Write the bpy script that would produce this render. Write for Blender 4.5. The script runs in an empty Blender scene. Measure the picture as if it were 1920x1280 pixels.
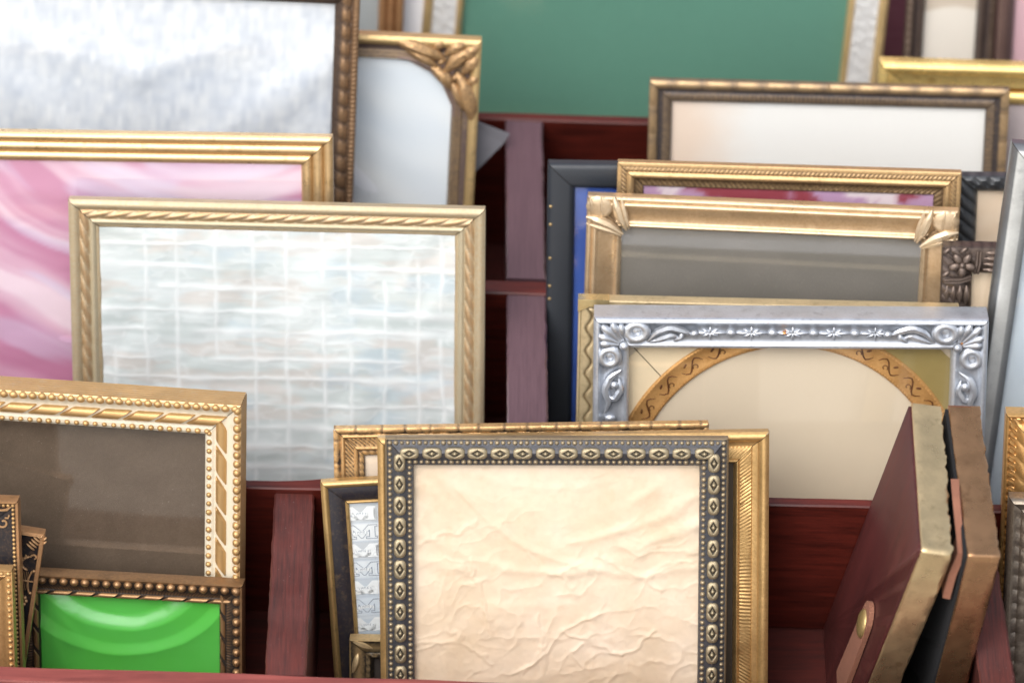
import bpy, math, random
import numpy as np
from mathutils import Vector, Matrix

random.seed(7)
RNG = np.random.default_rng(7)
S = bpy.context.scene
COL = S.collection
R = math.radians

# ------------------------------------------------------------------ camera
PITCH = 30.0           # camera looks down
TILT = 18.0            # the case is propped up at its back
FPX = 9440.0           # focal length in photograph pixels (1920 wide)
SD = Vector((0, math.cos(R(TILT)), math.sin(R(TILT))))      # up the slope of the case
NT = Vector((0, -math.sin(R(TILT)), math.cos(R(TILT))))     # out of the case
FW = Vector((0, math.cos(R(PITCH)), -math.sin(R(PITCH))))
UP = Vector((0, math.sin(R(PITCH)), math.cos(R(PITCH))))
CAMP = SD * 0.205 - FW * 2.36
cam = bpy.data.cameras.new("camera")
cam.sensor_width = 36.0
cam.lens = FPX / 1920 * 36.0
cam.clip_start = 0.05
cam.clip_end = 400.0
cam.dof.use_dof = True
cam.dof.focus_distance = 2.278
cam.dof.aperture_fstop = 6.2
cam_ob = bpy.data.objects.new("camera", cam)
cam_ob.location = CAMP
cam_ob.rotation_euler = (R(90 - PITCH), 0, 0)
COL.objects.link(cam_ob)
S.camera = cam_ob

# ------------------------------------------------------------------ daylight
SUN_EL, SUN_AZ = 48.0, 205.0
world = bpy.data.worlds.new("World")
S.world = world
world.use_nodes = True
wn = world.node_tree
sky = wn.nodes.new("ShaderNodeTexSky")
sky.sky_type = 'NISHITA'
sky.sun_disc = False
sky.sun_elevation = R(SUN_EL)
sky.sun_rotation = R(SUN_AZ)
sky.dust_density = 4.0
sky.air_density = 1.0
hsv = wn.nodes.new("ShaderNodeHueSaturation")
hsv.inputs['Saturation'].default_value = 0.4      # thin high cloud
wn.links.new(sky.outputs[0], hsv.inputs['Color'])
wn.links.new(hsv.outputs[0], wn.nodes["Background"].inputs[0])
wn.nodes["Background"].inputs[1].default_value = 0.15
sun = bpy.data.lights.new("sun", 'SUN')
sun.energy = 0.62
sun.angle = R(45)
sun.color = (1.0, 0.965, 0.92)
sun_ob = bpy.data.objects.new("sun", sun)
sdir = Vector((math.sin(R(SUN_AZ)) * math.cos(R(SUN_EL)), math.cos(R(SUN_AZ)) * math.cos(R(SUN_EL)), math.sin(R(SUN_EL))))
sun_ob.rotation_euler = sdir.to_track_quat('Z', 'Y').to_euler()
COL.objects.link(sun_ob)
S.view_settings.view_transform = 'Standard'
S.view_settings.look = 'None'
S.view_settings.exposure = 0.69
S.view_settings.gamma = 1.0
S.cycles.use_denoising = True
S.cycles.max_bounces = 5
S.cycles.diffuse_bounces = 3
S.cycles.glossy_bounces = 3
S.cycles.transparent_max_bounces = 8

# ------------------------------------------------------------------ helpers
def ray(px, py):
    return (FW + Vector((1, 0, 0)) * ((px - 960) / FPX) - UP * ((py - 640) / FPX))

def hit(px, py, p0, n):
    d = ray(px, py)
    t = (Vector(p0) - CAMP).dot(n) / d.dot(n)
    return CAMP + d * t

def project(P):
    v = Vector(P) - CAMP
    z = v.dot(FW)
    return 960 + v.x / z * FPX, 640 - v.dot(UP) / z * FPX

def tray(x, s, h):
    return Vector((x, 0, 0)) + SD * s + NT * h

def lin(c):
    c = np.asarray(c, float) / 255.0
    return np.where(c <= 0.04045, c / 12.92, ((c + 0.055) / 1.055) ** 2.4)

def L3(r, g, b):
    v = lin((r, g, b))
    return (float(v[0]), float(v[1]), float(v[2]), 1.0)

def vnoise(x, y, seed=0):
    r = np.random.default_rng(seed + 101).random((256, 256))
    xi = np.floor(x).astype(int); yi = np.floor(y).astype(int)
    fx = x - xi; fy = y - yi
    fx = fx * fx * (3 - 2 * fx); fy = fy * fy * (3 - 2 * fy)
    a = r[yi % 256, xi % 256]; b = r[yi % 256, (xi + 1) % 256]
    c = r[(yi + 1) % 256, xi % 256]; d = r[(yi + 1) % 256, (xi + 1) % 256]
    return (a * (1 - fx) + b * fx) * (1 - fy) + (c * (1 - fx) + d * fx) * fy

def fbm(x, y, seed=0, o=4):
    v = 0; a = 0.5; t = 0
    for i in range(o):
        v = v + a * vnoise(x * 2 ** i, y * 2 ** i, seed + i); t += a; a *= 0.5
    return v / t

def sstep(a, b, x):
    t = np.clip((x - a) / (b - a), 0, 1)
    return t * t * (3 - 2 * t)

def mesh(name, verts, faces, mat, smooth=40, tone=None, col=None):
    me = bpy.data.meshes.new(name)
    v = np.asarray(verts, dtype=np.float32)
    if isinstance(faces, np.ndarray):
        nf, k = faces.shape
        me.vertices.add(len(v)); me.vertices.foreach_set("co", v.ravel())
        me.loops.add(nf * k); me.loops.foreach_set("vertex_index", faces.astype(np.int32).ravel())
        me.polygons.add(nf)
        me.polygons.foreach_set("loop_start", np.arange(0, nf * k, k, dtype=np.int32))
        me.update(calc_edges=True)
    else:
        me.from_pydata([tuple(p) for p in v], [], [tuple(f) for f in faces])
    me.validate()
    if smooth:
        me.polygons.foreach_set("use_smooth", np.ones(len(me.polygons), bool))
        me.set_sharp_from_angle(angle=R(smooth))
    if tone is not None:
        a = me.attributes.new("tone", 'FLOAT', 'POINT'); a.data.foreach_set("value", np.asarray(tone, np.float32).ravel())
    if col is not None:
        c = np.ones((len(v), 4), np.float32); c[:, :3] = lin(np.asarray(col).reshape(-1, 3))
        a = me.attributes.new("Col", 'FLOAT_COLOR', 'POINT'); a.data.foreach_set("color", c.ravel())
    if mat: me.materials.append(mat)
    me.update()
    return me

def obj(name, me, parent=None, **props):
    o = bpy.data.objects.new(name, me)
    COL.objects.link(o)
    if parent is not None: o.parent = parent
    for k, v in props.items(): o[k] = v
    return o

def gridfaces(na, nb):
    i = np.arange(na * nb).reshape(na, nb)
    return np.stack([i[:-1, :-1], i[:-1, 1:], i[1:, 1:], i[1:, :-1]], -1).reshape(-1, 4)

def box8(P):
    """P: function (i,j,k in 0/1) -> point; returns verts, faces with outward normals for right handed axes"""
    v = [P(i, j, k) for i in (0, 1) for j in (0, 1) for k in (0, 1)]
    f = [(0, 1, 3, 2), (4, 6, 7, 5), (0, 4, 5, 1), (2, 3, 7, 6), (0, 2, 6, 4), (1, 5, 7, 3)]
    return v, f

class MB:
    """collects shapes of ONE part"""
    def __init__(s): s.v = []; s.f = []
    def add(s, v, f):
        n = len(s.v); s.v += [tuple(p) for p in v]; s.f += [tuple(int(i) + n for i in q) for q in f]
    def ell(s, c, r, ang=0, nu=10, nv=6):
        """ellipsoid; c=(x,y,z), r=(rx,ry,rz), turned by ang about y"""
        ca, sa = math.cos(ang), math.sin(ang); v = []; f = []
        for j in range(nv + 1):
            th = math.pi * j / nv
            for i in range(nu):
                ph = 2 * math.pi * i / nu
                x = r[0] * math.sin(th) * math.cos(ph); z = r[2] * math.sin(th) * math.sin(ph); y = -r[1] * math.cos(th)
                v.append((c[0] + ca * x - sa * z, c[1] + y, c[2] + sa * x + ca * z))
        for j in range(nv):
            for i in range(nu):
                a = j * nu + i; b = j * nu + (i + 1) % nu
                f.append((a, b, b + nu, a + nu))
        s.add(v, f)
    def tube(s, pts, rad, n=8):
        pts = [Vector(p) for p in pts]; m = len(pts)
        if not hasattr(rad, '__len__'): rad = [rad] * m
        v = []; f = []
        for i, p in enumerate(pts):
            t = (pts[min(i + 1, m - 1)] - pts[max(i - 1, 0)]).normalized()
            a = t.cross(Vector((0, 1, 0)))
            a = a.normalized() if a.length > 1e-6 else Vector((1, 0, 0))
            b = t.cross(a)
            for k in range(n):
                q = 2 * math.pi * k / n
                v.append(p + (a * math.cos(q) + b * math.sin(q)) * rad[i])
        for i in range(m - 1):
            for k in range(n):
                f.append((i * n + k, i * n + (k + 1) % n, (i + 1) * n + (k + 1) % n, (i + 1) * n + k))
        f.append(tuple(range(n))[::-1]); f.append(tuple((m - 1) * n + k for k in range(n)))
        s.add(v, f)
    def ring(s, c, R1, r, ang=0, ry=None, sx=1.0, n=18, m=8):
        v = []; f = []; ca, sa = math.cos(ang), math.sin(ang); ry = ry or r
        for i in range(n):
            a = 2 * math.pi * i / n
            for k in range(m):
                b = 2 * math.pi * k / m
                x = (R1 + r * math.cos(b)) * math.cos(a) * sx; z = (R1 + r * math.cos(b)) * math.sin(a)
                v.append((c[0] + ca * x - sa * z, c[1] - ry * math.sin(b), c[2] + sa * x + ca * z))
        for i in range(n):
            for k in range(m):
                f.append((i * m + k, i * m + (k + 1) % m, ((i + 1) % n) * m + (k + 1) % m, ((i + 1) % n) * m + k))
        s.add(v, f)
    def build(s, name, mat, parent=None, smooth=50, **p):
        return obj(name, mesh(name, s.v, s.f, mat, smooth), parent, **p)

# ------------------------------------------------------------------ materials
def nodes(name):
    m = bpy.data.materials.new(name); m.use_nodes = True
    nt = m.node_tree
    return m, nt, nt.nodes["Principled BSDF"]

def noise(nt, scale, detail=4, rough=0.55, vec=None):
    n = nt.nodes.new("ShaderNodeTexNoise")
    n.inputs['Scale'].default_value = scale; n.inputs['Detail'].default_value = detail; n.inputs['Roughness'].default_value = rough
    if vec is not None: nt.links.new(vec, n.inputs['Vector'])
    return n

def coords(nt, scale=(1, 1, 1), tilt=0.0):
    tc = nt.nodes.new("ShaderNodeTexCoord"); mp = nt.nodes.new("ShaderNodeMapping")
    mp.vector_type = 'TEXTURE'      # turned first, stretched after
    mp.inputs['Rotation'].default_value = (R(tilt), 0, 0)
    mp.inputs['Scale'].default_value = tuple(1.0 / c for c in scale)
    nt.links.new(tc.outputs['Object'], mp.inputs['Vector'])
    return mp.outputs[0]

def mixc(nt, fac, a, b):
    m = nt.nodes.new("ShaderNodeMix"); m.data_type = 'RGBA'
    for sock, val in ((m.inputs[0], fac), (m.inputs[6], a), (m.inputs[7], b)):
        if isinstance(val, (tuple, float, int)): sock.default_value = val
        else: nt.links.new(val, sock)
    return m.outputs[2]

def mixf(nt, fac, a, b):
    m = nt.nodes.new("ShaderNodeMix"); m.data_type = 'FLOAT'
    for sock, val in ((m.inputs[0], fac), (m.inputs[2], a), (m.inputs[3], b)):
        if isinstance(val, (float, int)): sock.default_value = val
        else: nt.links.new(val, sock)
    return m.outputs[0]

def mmath(nt, op, a, b=None, clamp=False):
    m = nt.nodes.new("ShaderNodeMath"); m.operation = op; m.use_clamp = clamp
    for i, val in enumerate((a, b)):
        if val is None: continue
        if isinstance(val, (float, int)): m.inputs[i].default_value = val
        else: nt.links.new(val, m.inputs[i])
    return m.outputs[0]

def bump(nt, bsdf, h, strength=0.3, dist=0.0005):
    b = nt.nodes.new("ShaderNodeBump"); b.inputs['Strength'].default_value = strength; b.inputs['Distance'].default_value = dist
    nt.links.new(h, b.inputs['Height']); nt.links.new(b.outputs[0], bsdf.inputs['Normal'])

MC = {}
def gilt(name, hi, lo, him=0.85, lom=0.2, hir=0.36, lor=0.5, wear=0.5, tone='attr', rub=None, rough_bump=0.25):
    """gilt / patinated metal leaf: lo = ground colour, hi = leaf colour; the painted-on 'tone' picks between them"""
    if name in MC: return MC[name]
    him *= 0.72; hir += 0.06
    lum = 0.3 * hi[0] + 0.6 * hi[1] + 0.1 * hi[2]; hi = tuple(c + (lum - c) * 0.15 for c in hi[:3]) + (1,)
    m, nt, b = nodes(name)
    v = coords(nt)
    n1 = noise(nt, 700, 3, 0.65, v); n2 = noise(nt, 90, 2, 0.6, v)
    if tone == 'attr':
        at = nt.nodes.new("ShaderNodeAttribute"); at.attribute_name = "tone"; t = at.outputs['Fac']
    else:
        oi = nt.nodes.new("ShaderNodeObjectInfo")      # every little piece is rubbed a bit differently
        t = mmath(nt, 'ADD', mmath(nt, 'MULTIPLY', oi.outputs['Random'], 0.34), float(tone) - 0.2)
    w = mmath(nt, 'MULTIPLY', mmath(nt, 'SUBTRACT', n1.outputs[0], 0.5), wear * 2)
    fac = mmath(nt, 'ADD', w, t, True)
    hi2 = mixc(nt, n2.outputs[0], tuple(c * 0.74 for c in hi[:3]) + (1,), tuple(min(0.95, c * 1.08 + 0.02) for c in hi[:3]) + (1,))
    base = mixc(nt, fac, lo, hi2)
    pt = nt.nodes.new("ShaderNodeMapRange"); pt.inputs[1].default_value = 0.56; pt.inputs[2].default_value = 0.7; pt.inputs[4].default_value = 0.5
    nt.links.new(noise(nt, 150, 4, 0.72, v).outputs[0], pt.inputs[0])      # grime and rubbed patches
    base = mixc(nt, pt.outputs[0], base, tuple(0.6 * a_ + 0.25 * b_ for a_, b_ in zip(lo[:3], hi[:3])) + (1,))
    if rub:     # base layer showing where the leaf is rubbed through
        rf = mmath(nt, 'GREATER_THAN', noise(nt, 130, 4, 0.7, v).outputs[0], rub[1])
        base = mixc(nt, rf, base, rub[0])
    nt.links.new(base, b.inputs['Base Color'])
    nt.links.new(mixf(nt, fac, lom, him), b.inputs['Metallic'])
    rr = mixf(nt, fac, lor, hir)
    nt.links.new(mmath(nt, 'ADD', rr, mmath(nt, 'MULTIPLY', mmath(nt, 'SUBTRACT', n2.outputs[0], 0.5), 0.35)), b.inputs['Roughness'])
    bump(nt, b, n1.outputs[0], rough_bump, 0.0004)
    MC[name] = m
    return m

def wood(name, dark, mid, along='x', rough=0.38, dust=0.0, coat=0.25):
    if name in MC: return MC[name]
    m, nt, b = nodes(name)
    sc = {'x': (22, 330, 330), 'y': (800, 42, 800), 'z': (300, 300, 20)}[along]
    v = coords(nt, sc, TILT if along != 'z' else 0); v2 = coords(nt)
    g = noise(nt, 1.0, 7, 0.7, v); g2 = noise(nt, 3.5, 3, 0.6, v); big = noise(nt, 22, 3, 0.5, v2)
    rmp = nt.nodes.new("ShaderNodeValToRGB")
    rmp.color_ramp.elements[0].position = 0.34; rmp.color_ramp.elements[0].color = dark
    rmp.color_ramp.elements[1].position = 0.66; rmp.color_ramp.elements[1].color = mid
    nt.links.new(mmath(nt, 'ADD', mmath(nt, 'MULTIPLY', g.outputs[0], 0.62), mmath(nt, 'ADD', mmath(nt, 'MULTIPLY', big.outputs[0], 0.25), mmath(nt, 'MULTIPLY', g2.outputs[0], 0.13))), rmp.inputs[0])
    base = rmp.outputs[0]
    if dust:
        sp = noise(nt, 900, 3, 0.75, v2); fine = noise(nt, 60, 4, 0.6, v2)
        d = nt.nodes.new("ShaderNodeMapRange"); d.inputs[1].default_value = 0.68; d.inputs[2].default_value = 0.76
        nt.links.new(sp.outputs[0], d.inputs[0])
        dd = mmath(nt, 'MULTIPLY', d.outputs[0], dust)
        dd = mmath(nt, 'ADD', dd, mmath(nt, 'MULTIPLY', fine.outputs[0], dust * 0.16), True)
        base = mixc(nt, dd, base, L3(186, 170, 172))
    nt.links.new(base, b.inputs['Base Color'])
    nt.links.new(mmath(nt, 'ADD', mmath(nt, 'MULTIPLY', g.outputs[0], 0.25), rough - 0.12), b.inputs['Roughness'])
    b.inputs['Coat Weight'].default_value = coat; b.inputs['Coat Roughness'].default_value = 0.3; b.inputs['Specular IOR Level'].default_value = 0.3
    bump(nt, b, g.outputs[0], 0.25, 0.0003)
    MC[name] = m
    return m

def paint(name, rgb, rough=0.5, metal=0.0, var=0.12, scale=60, bmp=0.1, spec=0.5, coat=0.0):
    if name in MC: return MC[name]
    m, nt, b = nodes(name); v = coords(nt); n = noise(nt, scale, 5, 0.6, v); f = noise(nt, scale * 22, 3, 0.6, v)
    a = tuple(c * (1 - var) for c in rgb[:3]) + (1,); c2 = tuple(min(1, c * (1 + var)) for c in rgb[:3]) + (1,)
    nt.links.new(mixc(nt, mmath(nt, 'ADD', mmath(nt, 'MULTIPLY', n.outputs[0], 0.6), mmath(nt, 'MULTIPLY', f.outputs[0], 0.4)), a, c2), b.inputs['Base Color'])
    b.inputs['Roughness'].default_value = rough; b.inputs['Metallic'].default_value = metal
    b.inputs['Specular IOR Level'].default_value = spec; b.inputs['Coat Weight'].default_value = coat
    bump(nt, b, f.outputs[0], bmp, 0.0003)
    MC[name] = m
    return m

def print_mat(name, rough=0.6, grain=0.06, spec=0.4, ior=1.45, gscale=2500, coat=0.0, coat_ior=1.5, bmp=0.12):
    """sheet whose own print or dye is stored in the vertex colours"""
    if name in MC: return MC[name]
    m, nt, b = nodes(name); v = coords(nt)
    at = nt.nodes.new("ShaderNodeAttribute"); at.attribute_name = "Col"
    n = noise(nt, gscale, 3, 0.6, v)
    f = mmath(nt, 'ADD', 1 - grain, mmath(nt, 'MULTIPLY', n.outputs[0], grain * 2))
    mul = nt.nodes.new("ShaderNodeVectorMath"); mul.operation = 'SCALE'
    nt.links.new(at.outputs['Color'], mul.inputs[0]); nt.links.new(f, mul.inputs['Scale'])
    bc = mul.outputs[0]
    if 'felt' in name:      # lint and dust caught on the card
        sp = noise(nt, 1100, 2, 0.8, v); mr = nt.nodes.new("ShaderNodeMapRange"); mr.inputs[1].default_value = 0.7; mr.inputs[2].default_value = 0.78
        nt.links.new(sp.outputs[0], mr.inputs[0]); bc = mixc(nt, mmath(nt, 'MULTIPLY', mr.outputs[0], 0.6), bc, L3(190, 180, 168))
    nt.links.new(bc, b.inputs['Base Color'])
    b.inputs['Roughness'].default_value = rough; b.inputs['Specular IOR Level'].default_value = spec; b.inputs['IOR'].default_value = ior
    b.inputs['Coat Weight'].default_value = coat; b.inputs['Coat IOR'].default_value = coat_ior; b.inputs['Coat Roughness'].default_value = 0.12
    bump(nt, b, n.outputs[0], bmp, 0.0002)
    MC[name] = m
    return m

def glass_mat():
    if 'glass' in MC: return MC['glass']
    m, nt, b = nodes('pane_glass')
    nt.nodes.remove(b)
    out = nt.nodes["Material Output"]
    fr = nt.nodes.new("ShaderNodeFresnel")
    geo = nt.nodes.new("ShaderNodeNewGeometry")      # a thin pane: the same reflectance from both sides
    nt.links.new(mixf(nt, geo.outputs['Backfacing'], 1.5, 1 / 1.5), fr.inputs[0])
    tr = nt.nodes.new("ShaderNodeBsdfTransparent"); gl = nt.nodes.new("ShaderNodeBsdfGlossy")
    tr.inputs[0].default_value = (0.965, 0.975, 0.965, 1)
    n = noise(nt, 35, 3, 0.6, coords(nt))
    nt.links.new(mmath(nt, 'ADD', mmath(nt, 'MULTIPLY', n.outputs[0], 0.16), 0.0), gl.inputs['Roughness'])
    mx = nt.nodes.new("ShaderNodeMixShader")
    nt.links.new(mmath(nt, 'MULTIPLY', fr.outputs[0], 1.7, True), mx.inputs[0]); nt.links.new(tr.outputs[0], mx.inputs[1]); nt.links.new(gl.outputs[0], mx.inputs[2])
    nt.links.new(mx.outputs[0], out.inputs[0])
    MC['glass'] = m
    return m

GOLD = L3(222, 176, 98); GOLD_Y = L3(238, 190, 78); ANTIQ = L3(196, 160, 104); PALE = L3(226, 204, 160); CREAM = L3(226, 218, 198)
DARKG = L3(44, 44, 50); BRONZE = L3(150, 112, 64); SILV = L3(190, 196, 204); CHAMP = L3(226, 200, 160)

# ------------------------------------------------------------------ frames
FLOOR = -0.09     # compartment floor below the tops of the dividers
REF = -0.06

def arc(u0, u1, d0, d1, h, n=7):
    """bulge (h>0) or cove (h<0) from (u0,d0) to (u1,d1)"""
    out = []
    for i in range(n):
        t = i / (n - 1)
        out.append((u0 + (u1 - u0) * t, d0 + (d1 - d0) * t + h * math.sin(math.pi * t)))
    return out

class Frame:
    def __init__(s, name, label, TL, TR, sb, lean=8.0, yaw=1.0, H=None, cat='picture frame', group=None, ds=1.0):
        p0 = tray(0, sb, REF); u0 = Vector((0, math.sin(R(lean)), math.cos(R(lean)))); n0 = Vector((0, -u0.z, u0.y))
        mx, my = (TL[0] + TR[0]) / 2, (TL[1] + TR[1]) / 2
        PM = hit(mx, my, p0, n0)
        ends = []
        for q in (TL, TR):
            a = hit(q[0], q[1], p0, n0); b = hit(q[0], q[1], PM, Vector((0, 0, 1)))
            ends.append(a.lerp(b, yaw))
        PL, PR = ends
        PM = (PL + PR) / 2
        r = (PR - PL).normalized()
        u = (u0 - r * u0.dot(r)).normalized()
        back = u.cross(r)
        s.W = (PR - PL).length
        s.px = s.W / math.hypot(TR[0] - TL[0], TR[1] - TL[1])
        fl = tray(0, 0, FLOOR + 0.0015)
        Hmax = (PM - fl).dot(NT) / u.dot(NT)
        roll = abs(r.dot(NT.cross(Vector((1, 0, 0))))) if False else abs(r.z)
        Hmax -= s.W / 2 * roll
        s.H = Hmax if H is None else min(H * s.px, Hmax)
        s.o = bpy.data.objects.new(name, None)
        s.o.empty_display_size = 0.02
        COL.objects.link(s.o)
        M = Matrix.Identity(4)
        org = PM - u * s.H
        for i, ax in enumerate((r, back, u)):
            for k in range(3): M[k][i] = ax[k]
        for k in range(3): M[k][3] = org[k]
        s.o.matrix_world = M; s.M = M
        s.o['label'] = label; s.o['category'] = cat
        if group: s.o['group'] = group
        s.rails = []
        s.ds = ds

    def co(s, side, a, u, d):
        """metres; a along the rail, u inward, d to the front"""
        if side == 0: return (-s.W / 2 + a, -d, s.H - u)
        if side == 1: return (s.W / 2 - u, -d, s.H - a)
        if side == 2: return (s.W / 2 - a, -d, u)
        return (-s.W / 2 + u, -d, a)

    def seen(s, p, m=40):
        x, y = project(s.M @ Vector(p))
        return -m < x < 1920 + m and -m < y < 1280 + m

    def moulding(s, prof, mat, relief=None, tone=None, dt=2.0, gap=0.8, name='moulding', smooth=38, sides=(0, 1, 2, 3)):
        """prof: [(u,d)] px from the outer back edge to the sight edge; relief(u,t)->px; tone(u,t)->0..1"""
        k = s.px
        prof = np.asarray(prof, float)
        s.w = prof[:, 0].max() * k
        s.prof = prof
        for side in sides:
            Lp = (s.W if side in (0, 2) else s.H) / k
            n = 3 if (relief is None and tone is None) else max(3, int(Lp / dt))
            if side == 2: n = 3
            tau = np.linspace(0, 1, n)
            u = prof[:, 0][None, :]; d = prof[:, 1][None, :]
            t = (u + gap) + tau[:, None] * (Lp - 2 * u - 2 * gap)
            U = np.broadcast_to(u, t.shape); D = np.broadcast_to(d, t.shape).copy()
            Tc = t - Lp / 2
            dd = relief(U, Tc) if relief is not None else 0
            D = D + dd
            tn = tone(U, Tc) if tone is not None else np.ones_like(t)
            tn = np.broadcast_to(tn, t.shape)
            A = t * k; Uu = U * k; Dd = np.maximum(D, 0) * k * s.ds
            if side == 0: P = np.stack([-s.W / 2 + A, -Dd, s.H - Uu], -1)
            elif side == 1: P = np.stack([s.W / 2 - Uu, -Dd, s.H - A], -1)
            elif side == 2: P = np.stack([s.W / 2 - A, -Dd, Uu], -1)
            else: P = np.stack([-s.W / 2 + Uu, -Dd, A], -1)
            f = gridfaces(n, len(prof))[:, ::-1]
            me = mesh(name, P.reshape(-1, 3), np.ascontiguousarray(f), mat, smooth, tone=tn)
            s.rails.append((side, obj(name, me, s.o)))
        return s

    def along(s, me, name, u, d, step, size, sides=(0, 1, 3), start=None, jitter=0.0, drop=0.0, rot0=0.0, sub=True, group=None):
        """copies of one small mesh set in a row along each rail, as pieces of that rail"""
        k = s.px
        for side in sides:
            rail = next(r for q, r in s.rails if q == side)
            Lp = (s.W if side in (0, 2) else s.H) / k
            m = int((Lp - 2 * (start if start is not None else u)) / step)
            st = (Lp - 2 * (start if start is not None else u)) / m
            for i in range(m + 1):
                a = (start if start is not None else u) + i * st
                p = s.co(side, a * k, u * k, d * k * s.ds)
                if not s.seen(p): continue
                if drop and random.random() < drop: continue
                o = obj(name, me, rail)
                j = 1 + random.uniform(-jitter, jitter)
                o.matrix_local = Matrix.Translation(p) @ Matrix.Rotation({0: 0, 1: math.pi / 2, 2: math.pi, 3: -math.pi / 2}[side] + rot0, 4, 'Y') @ Matrix.Diagonal((size[0] * k * j, size[2] * k * j, size[1] * k * j, 1))

    def picture(s, mat, d=6, f=None, col=None, step=None, name='picture', inset=1.5, label=None):
        k = s.px; w = s.w - inset * k
        Wp, Hp = (s.W - 2 * w) / k, (s.H - 2 * w) / k
        if step is None: nx = nz = 2
        else: nx = int(Wp / step) + 2; nz = int(Hp / step) + 2
        x = np.linspace(0, Wp, nx); y = np.linspace(0, Hp, nz)
        X, Y = np.meshgrid(x, y)                       # px from the left / from the top of the sheet
        D = np.full_like(X, float(d) * s.ds)
        if f is not None: D = D + f(X, Y)
        P = np.stack([-s.W / 2 + w + X * k, -D * k, s.H - w - Y * k], -1)
        c = col(X, Y) if col is not None else None
        me = mesh(name, P.reshape(-1, 3), np.ascontiguousarray(gridfaces(nz, nx)[:, ::-1]), mat, 180, col=c)
        o = obj(name, me, s.o)
        if label: o['label'] = label
        return o

    def glass(s, d=9):
        d = d * s.ds; k = s.px; w = s.w - 1.2 * k; x = s.W / 2 - w
        v = [(-x, -d * k, w), (x, -d * k, w), (x, -d * k, s.H - w), (-x, -d * k, s.H - w)]
        obj('glass', mesh('glass', v, [(0, 1, 2, 3)], glass_mat(), 0), s.o)

    def backing(s, mat=None, depth=1.4):
        k = s.px; e = 3 * k; x = s.W / 2 - e
        v, f = box8(lambda i, j, q: ((2 * i - 1) * x, -0.15 * k - (1 - j) * depth * k * s.ds, e + q * (s.H - 2 * e)))
        obj('backing', mesh('backing', v, f, mat or paint('back_card', L3(96, 84, 74), 0.8), 0), s.o)

    def corner(s, side, u, v):
        """px in from the (0: left, 1: right) top corner -> local x, z"""
        k = s.px
        return ((-s.W / 2 + u * k) if side == 0 else (s.W / 2 - u * k)), s.H - v * k

# small shared meshes -------------------------------------------------
def dome(nu=9, nv=4, name='bead', mat=None):
    m = MB(); v = []; f = []
    for j in range(nv):
        th = (math.pi / 2 + 0.25) * (1 - j / nv)
        for i in range(nu):
            ph = 2 * math.pi * i / nu
            v.append((math.sin(th) * math.cos(ph), -math.cos(th), math.sin(th) * math.sin(ph)))
    v.append((0, -1, 0))
    for j in range(nv - 1):
        for i in range(nu):
            f.append((j * nu + i, j * nu + (i + 1) % nu, (j + 1) * nu + (i + 1) % nu, (j + 1) * nu + i))
    for i in range(nu): f.append(((nv - 1) * nu + i, (nv - 1) * nu + (i + 1) % nu, nv * nu))
    return mesh(name, v, f, mat, 80)

def rope(mat, slant=0.9, nu=8, name='rope_segment', round_=0.12):
    """half-round slanted segment, x in -1..1, z in -1..1, y 0..-1"""
    v = []; f = []
    xs = [-1, -1 + round_, 1 - round_, 1]
    for xi, x in enumerate(xs):
        sc = 0.45 if xi in (0, 3) else 1.0
        for i in range(nu + 1):
            a = math.pi * i / nu
            z = math.cos(a)
            v.append((x + slant * 0.5 * z, -math.sin(a) * sc, z * (0.9 if xi in (0, 3) else 1)))
    n = nu + 1
    for xi in range(3):
        for i in range(nu):
            f.append((xi * n + i, (xi + 1) * n + i, (xi + 1) * n + i + 1, xi * n + i + 1))
    f.append(tuple(range(n))); f.append(tuple(3 * n + i for i in range(n))[::-1])
    return mesh(name, v, f, mat, 60)

def medallion(mat, tonefun=True):
    nx, nz = 27, 17
    x = np.linspace(-1, 1, nx); z = np.linspace(-1, 1, nz)
    X, Z = np.meshgrid(x, z)
    q = (np.abs(X) ** 3.2 + np.abs(Z) ** 2.6)
    # squash the square grid into the rounded outline
    sc = np.where(q > 1, q ** (-1 / 2.9), 1)
    X2, Z2 = X * sc, Z * sc
    q2 = np.abs(X2) ** 3.2 + np.abs(Z2) ** 2.6
    D = np.sqrt(np.clip(1 - q2, 0, 1)) ** 0.8
    loz = np.abs(X2) / 0.62 + np.abs(Z2) / 0.62
    groove = np.exp(-((loz - 0.8) / 0.2) ** 2)
    dot = np.exp(-((X2 / 0.17) ** 2 + (Z2 / 0.26) ** 2) ** 2)
    inside = 1 - sstep(0.75, 1.0, loz)
    D = D - 0.42 * groove - 0.28 * inside + 0.5 * dot
    t = np.clip(0.9 - 1.0 * groove - 0.25 * inside + 0.7 * dot - 1.1 * sstep(0.93, 1.0, q2), 0, 1)
    P = np.stack([X2, -np.maximum(D, 0), Z2], -1)
    return mesh('medallion', P.reshape(-1, 3), gridfaces(nz, nx), mat, 80, tone=t)

# ------------------------------------------------------------------ ground and table
g = obj('ground', mesh('ground', [(-60, -60, -0.85), (60, -60, -0.85), (60, 60, -0.85), (-60, 60, -0.85)], [(0, 1, 2, 3)], paint('paving', L3(176, 170, 160), 0.85, scale=3), 0))
g['kind'] = 'structure'
tm = MB(); tm.add(*box8(lambda i, j, q: (-0.62 + 1.24 * i, -0.06 + 0.62 * j, -0.145 + 0.04 * q)))
tb = tm.build('tabletop', paint('table_cloth', L3(120, 118, 116), 0.9), smooth=0); tb['kind'] = 'structure'

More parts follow.
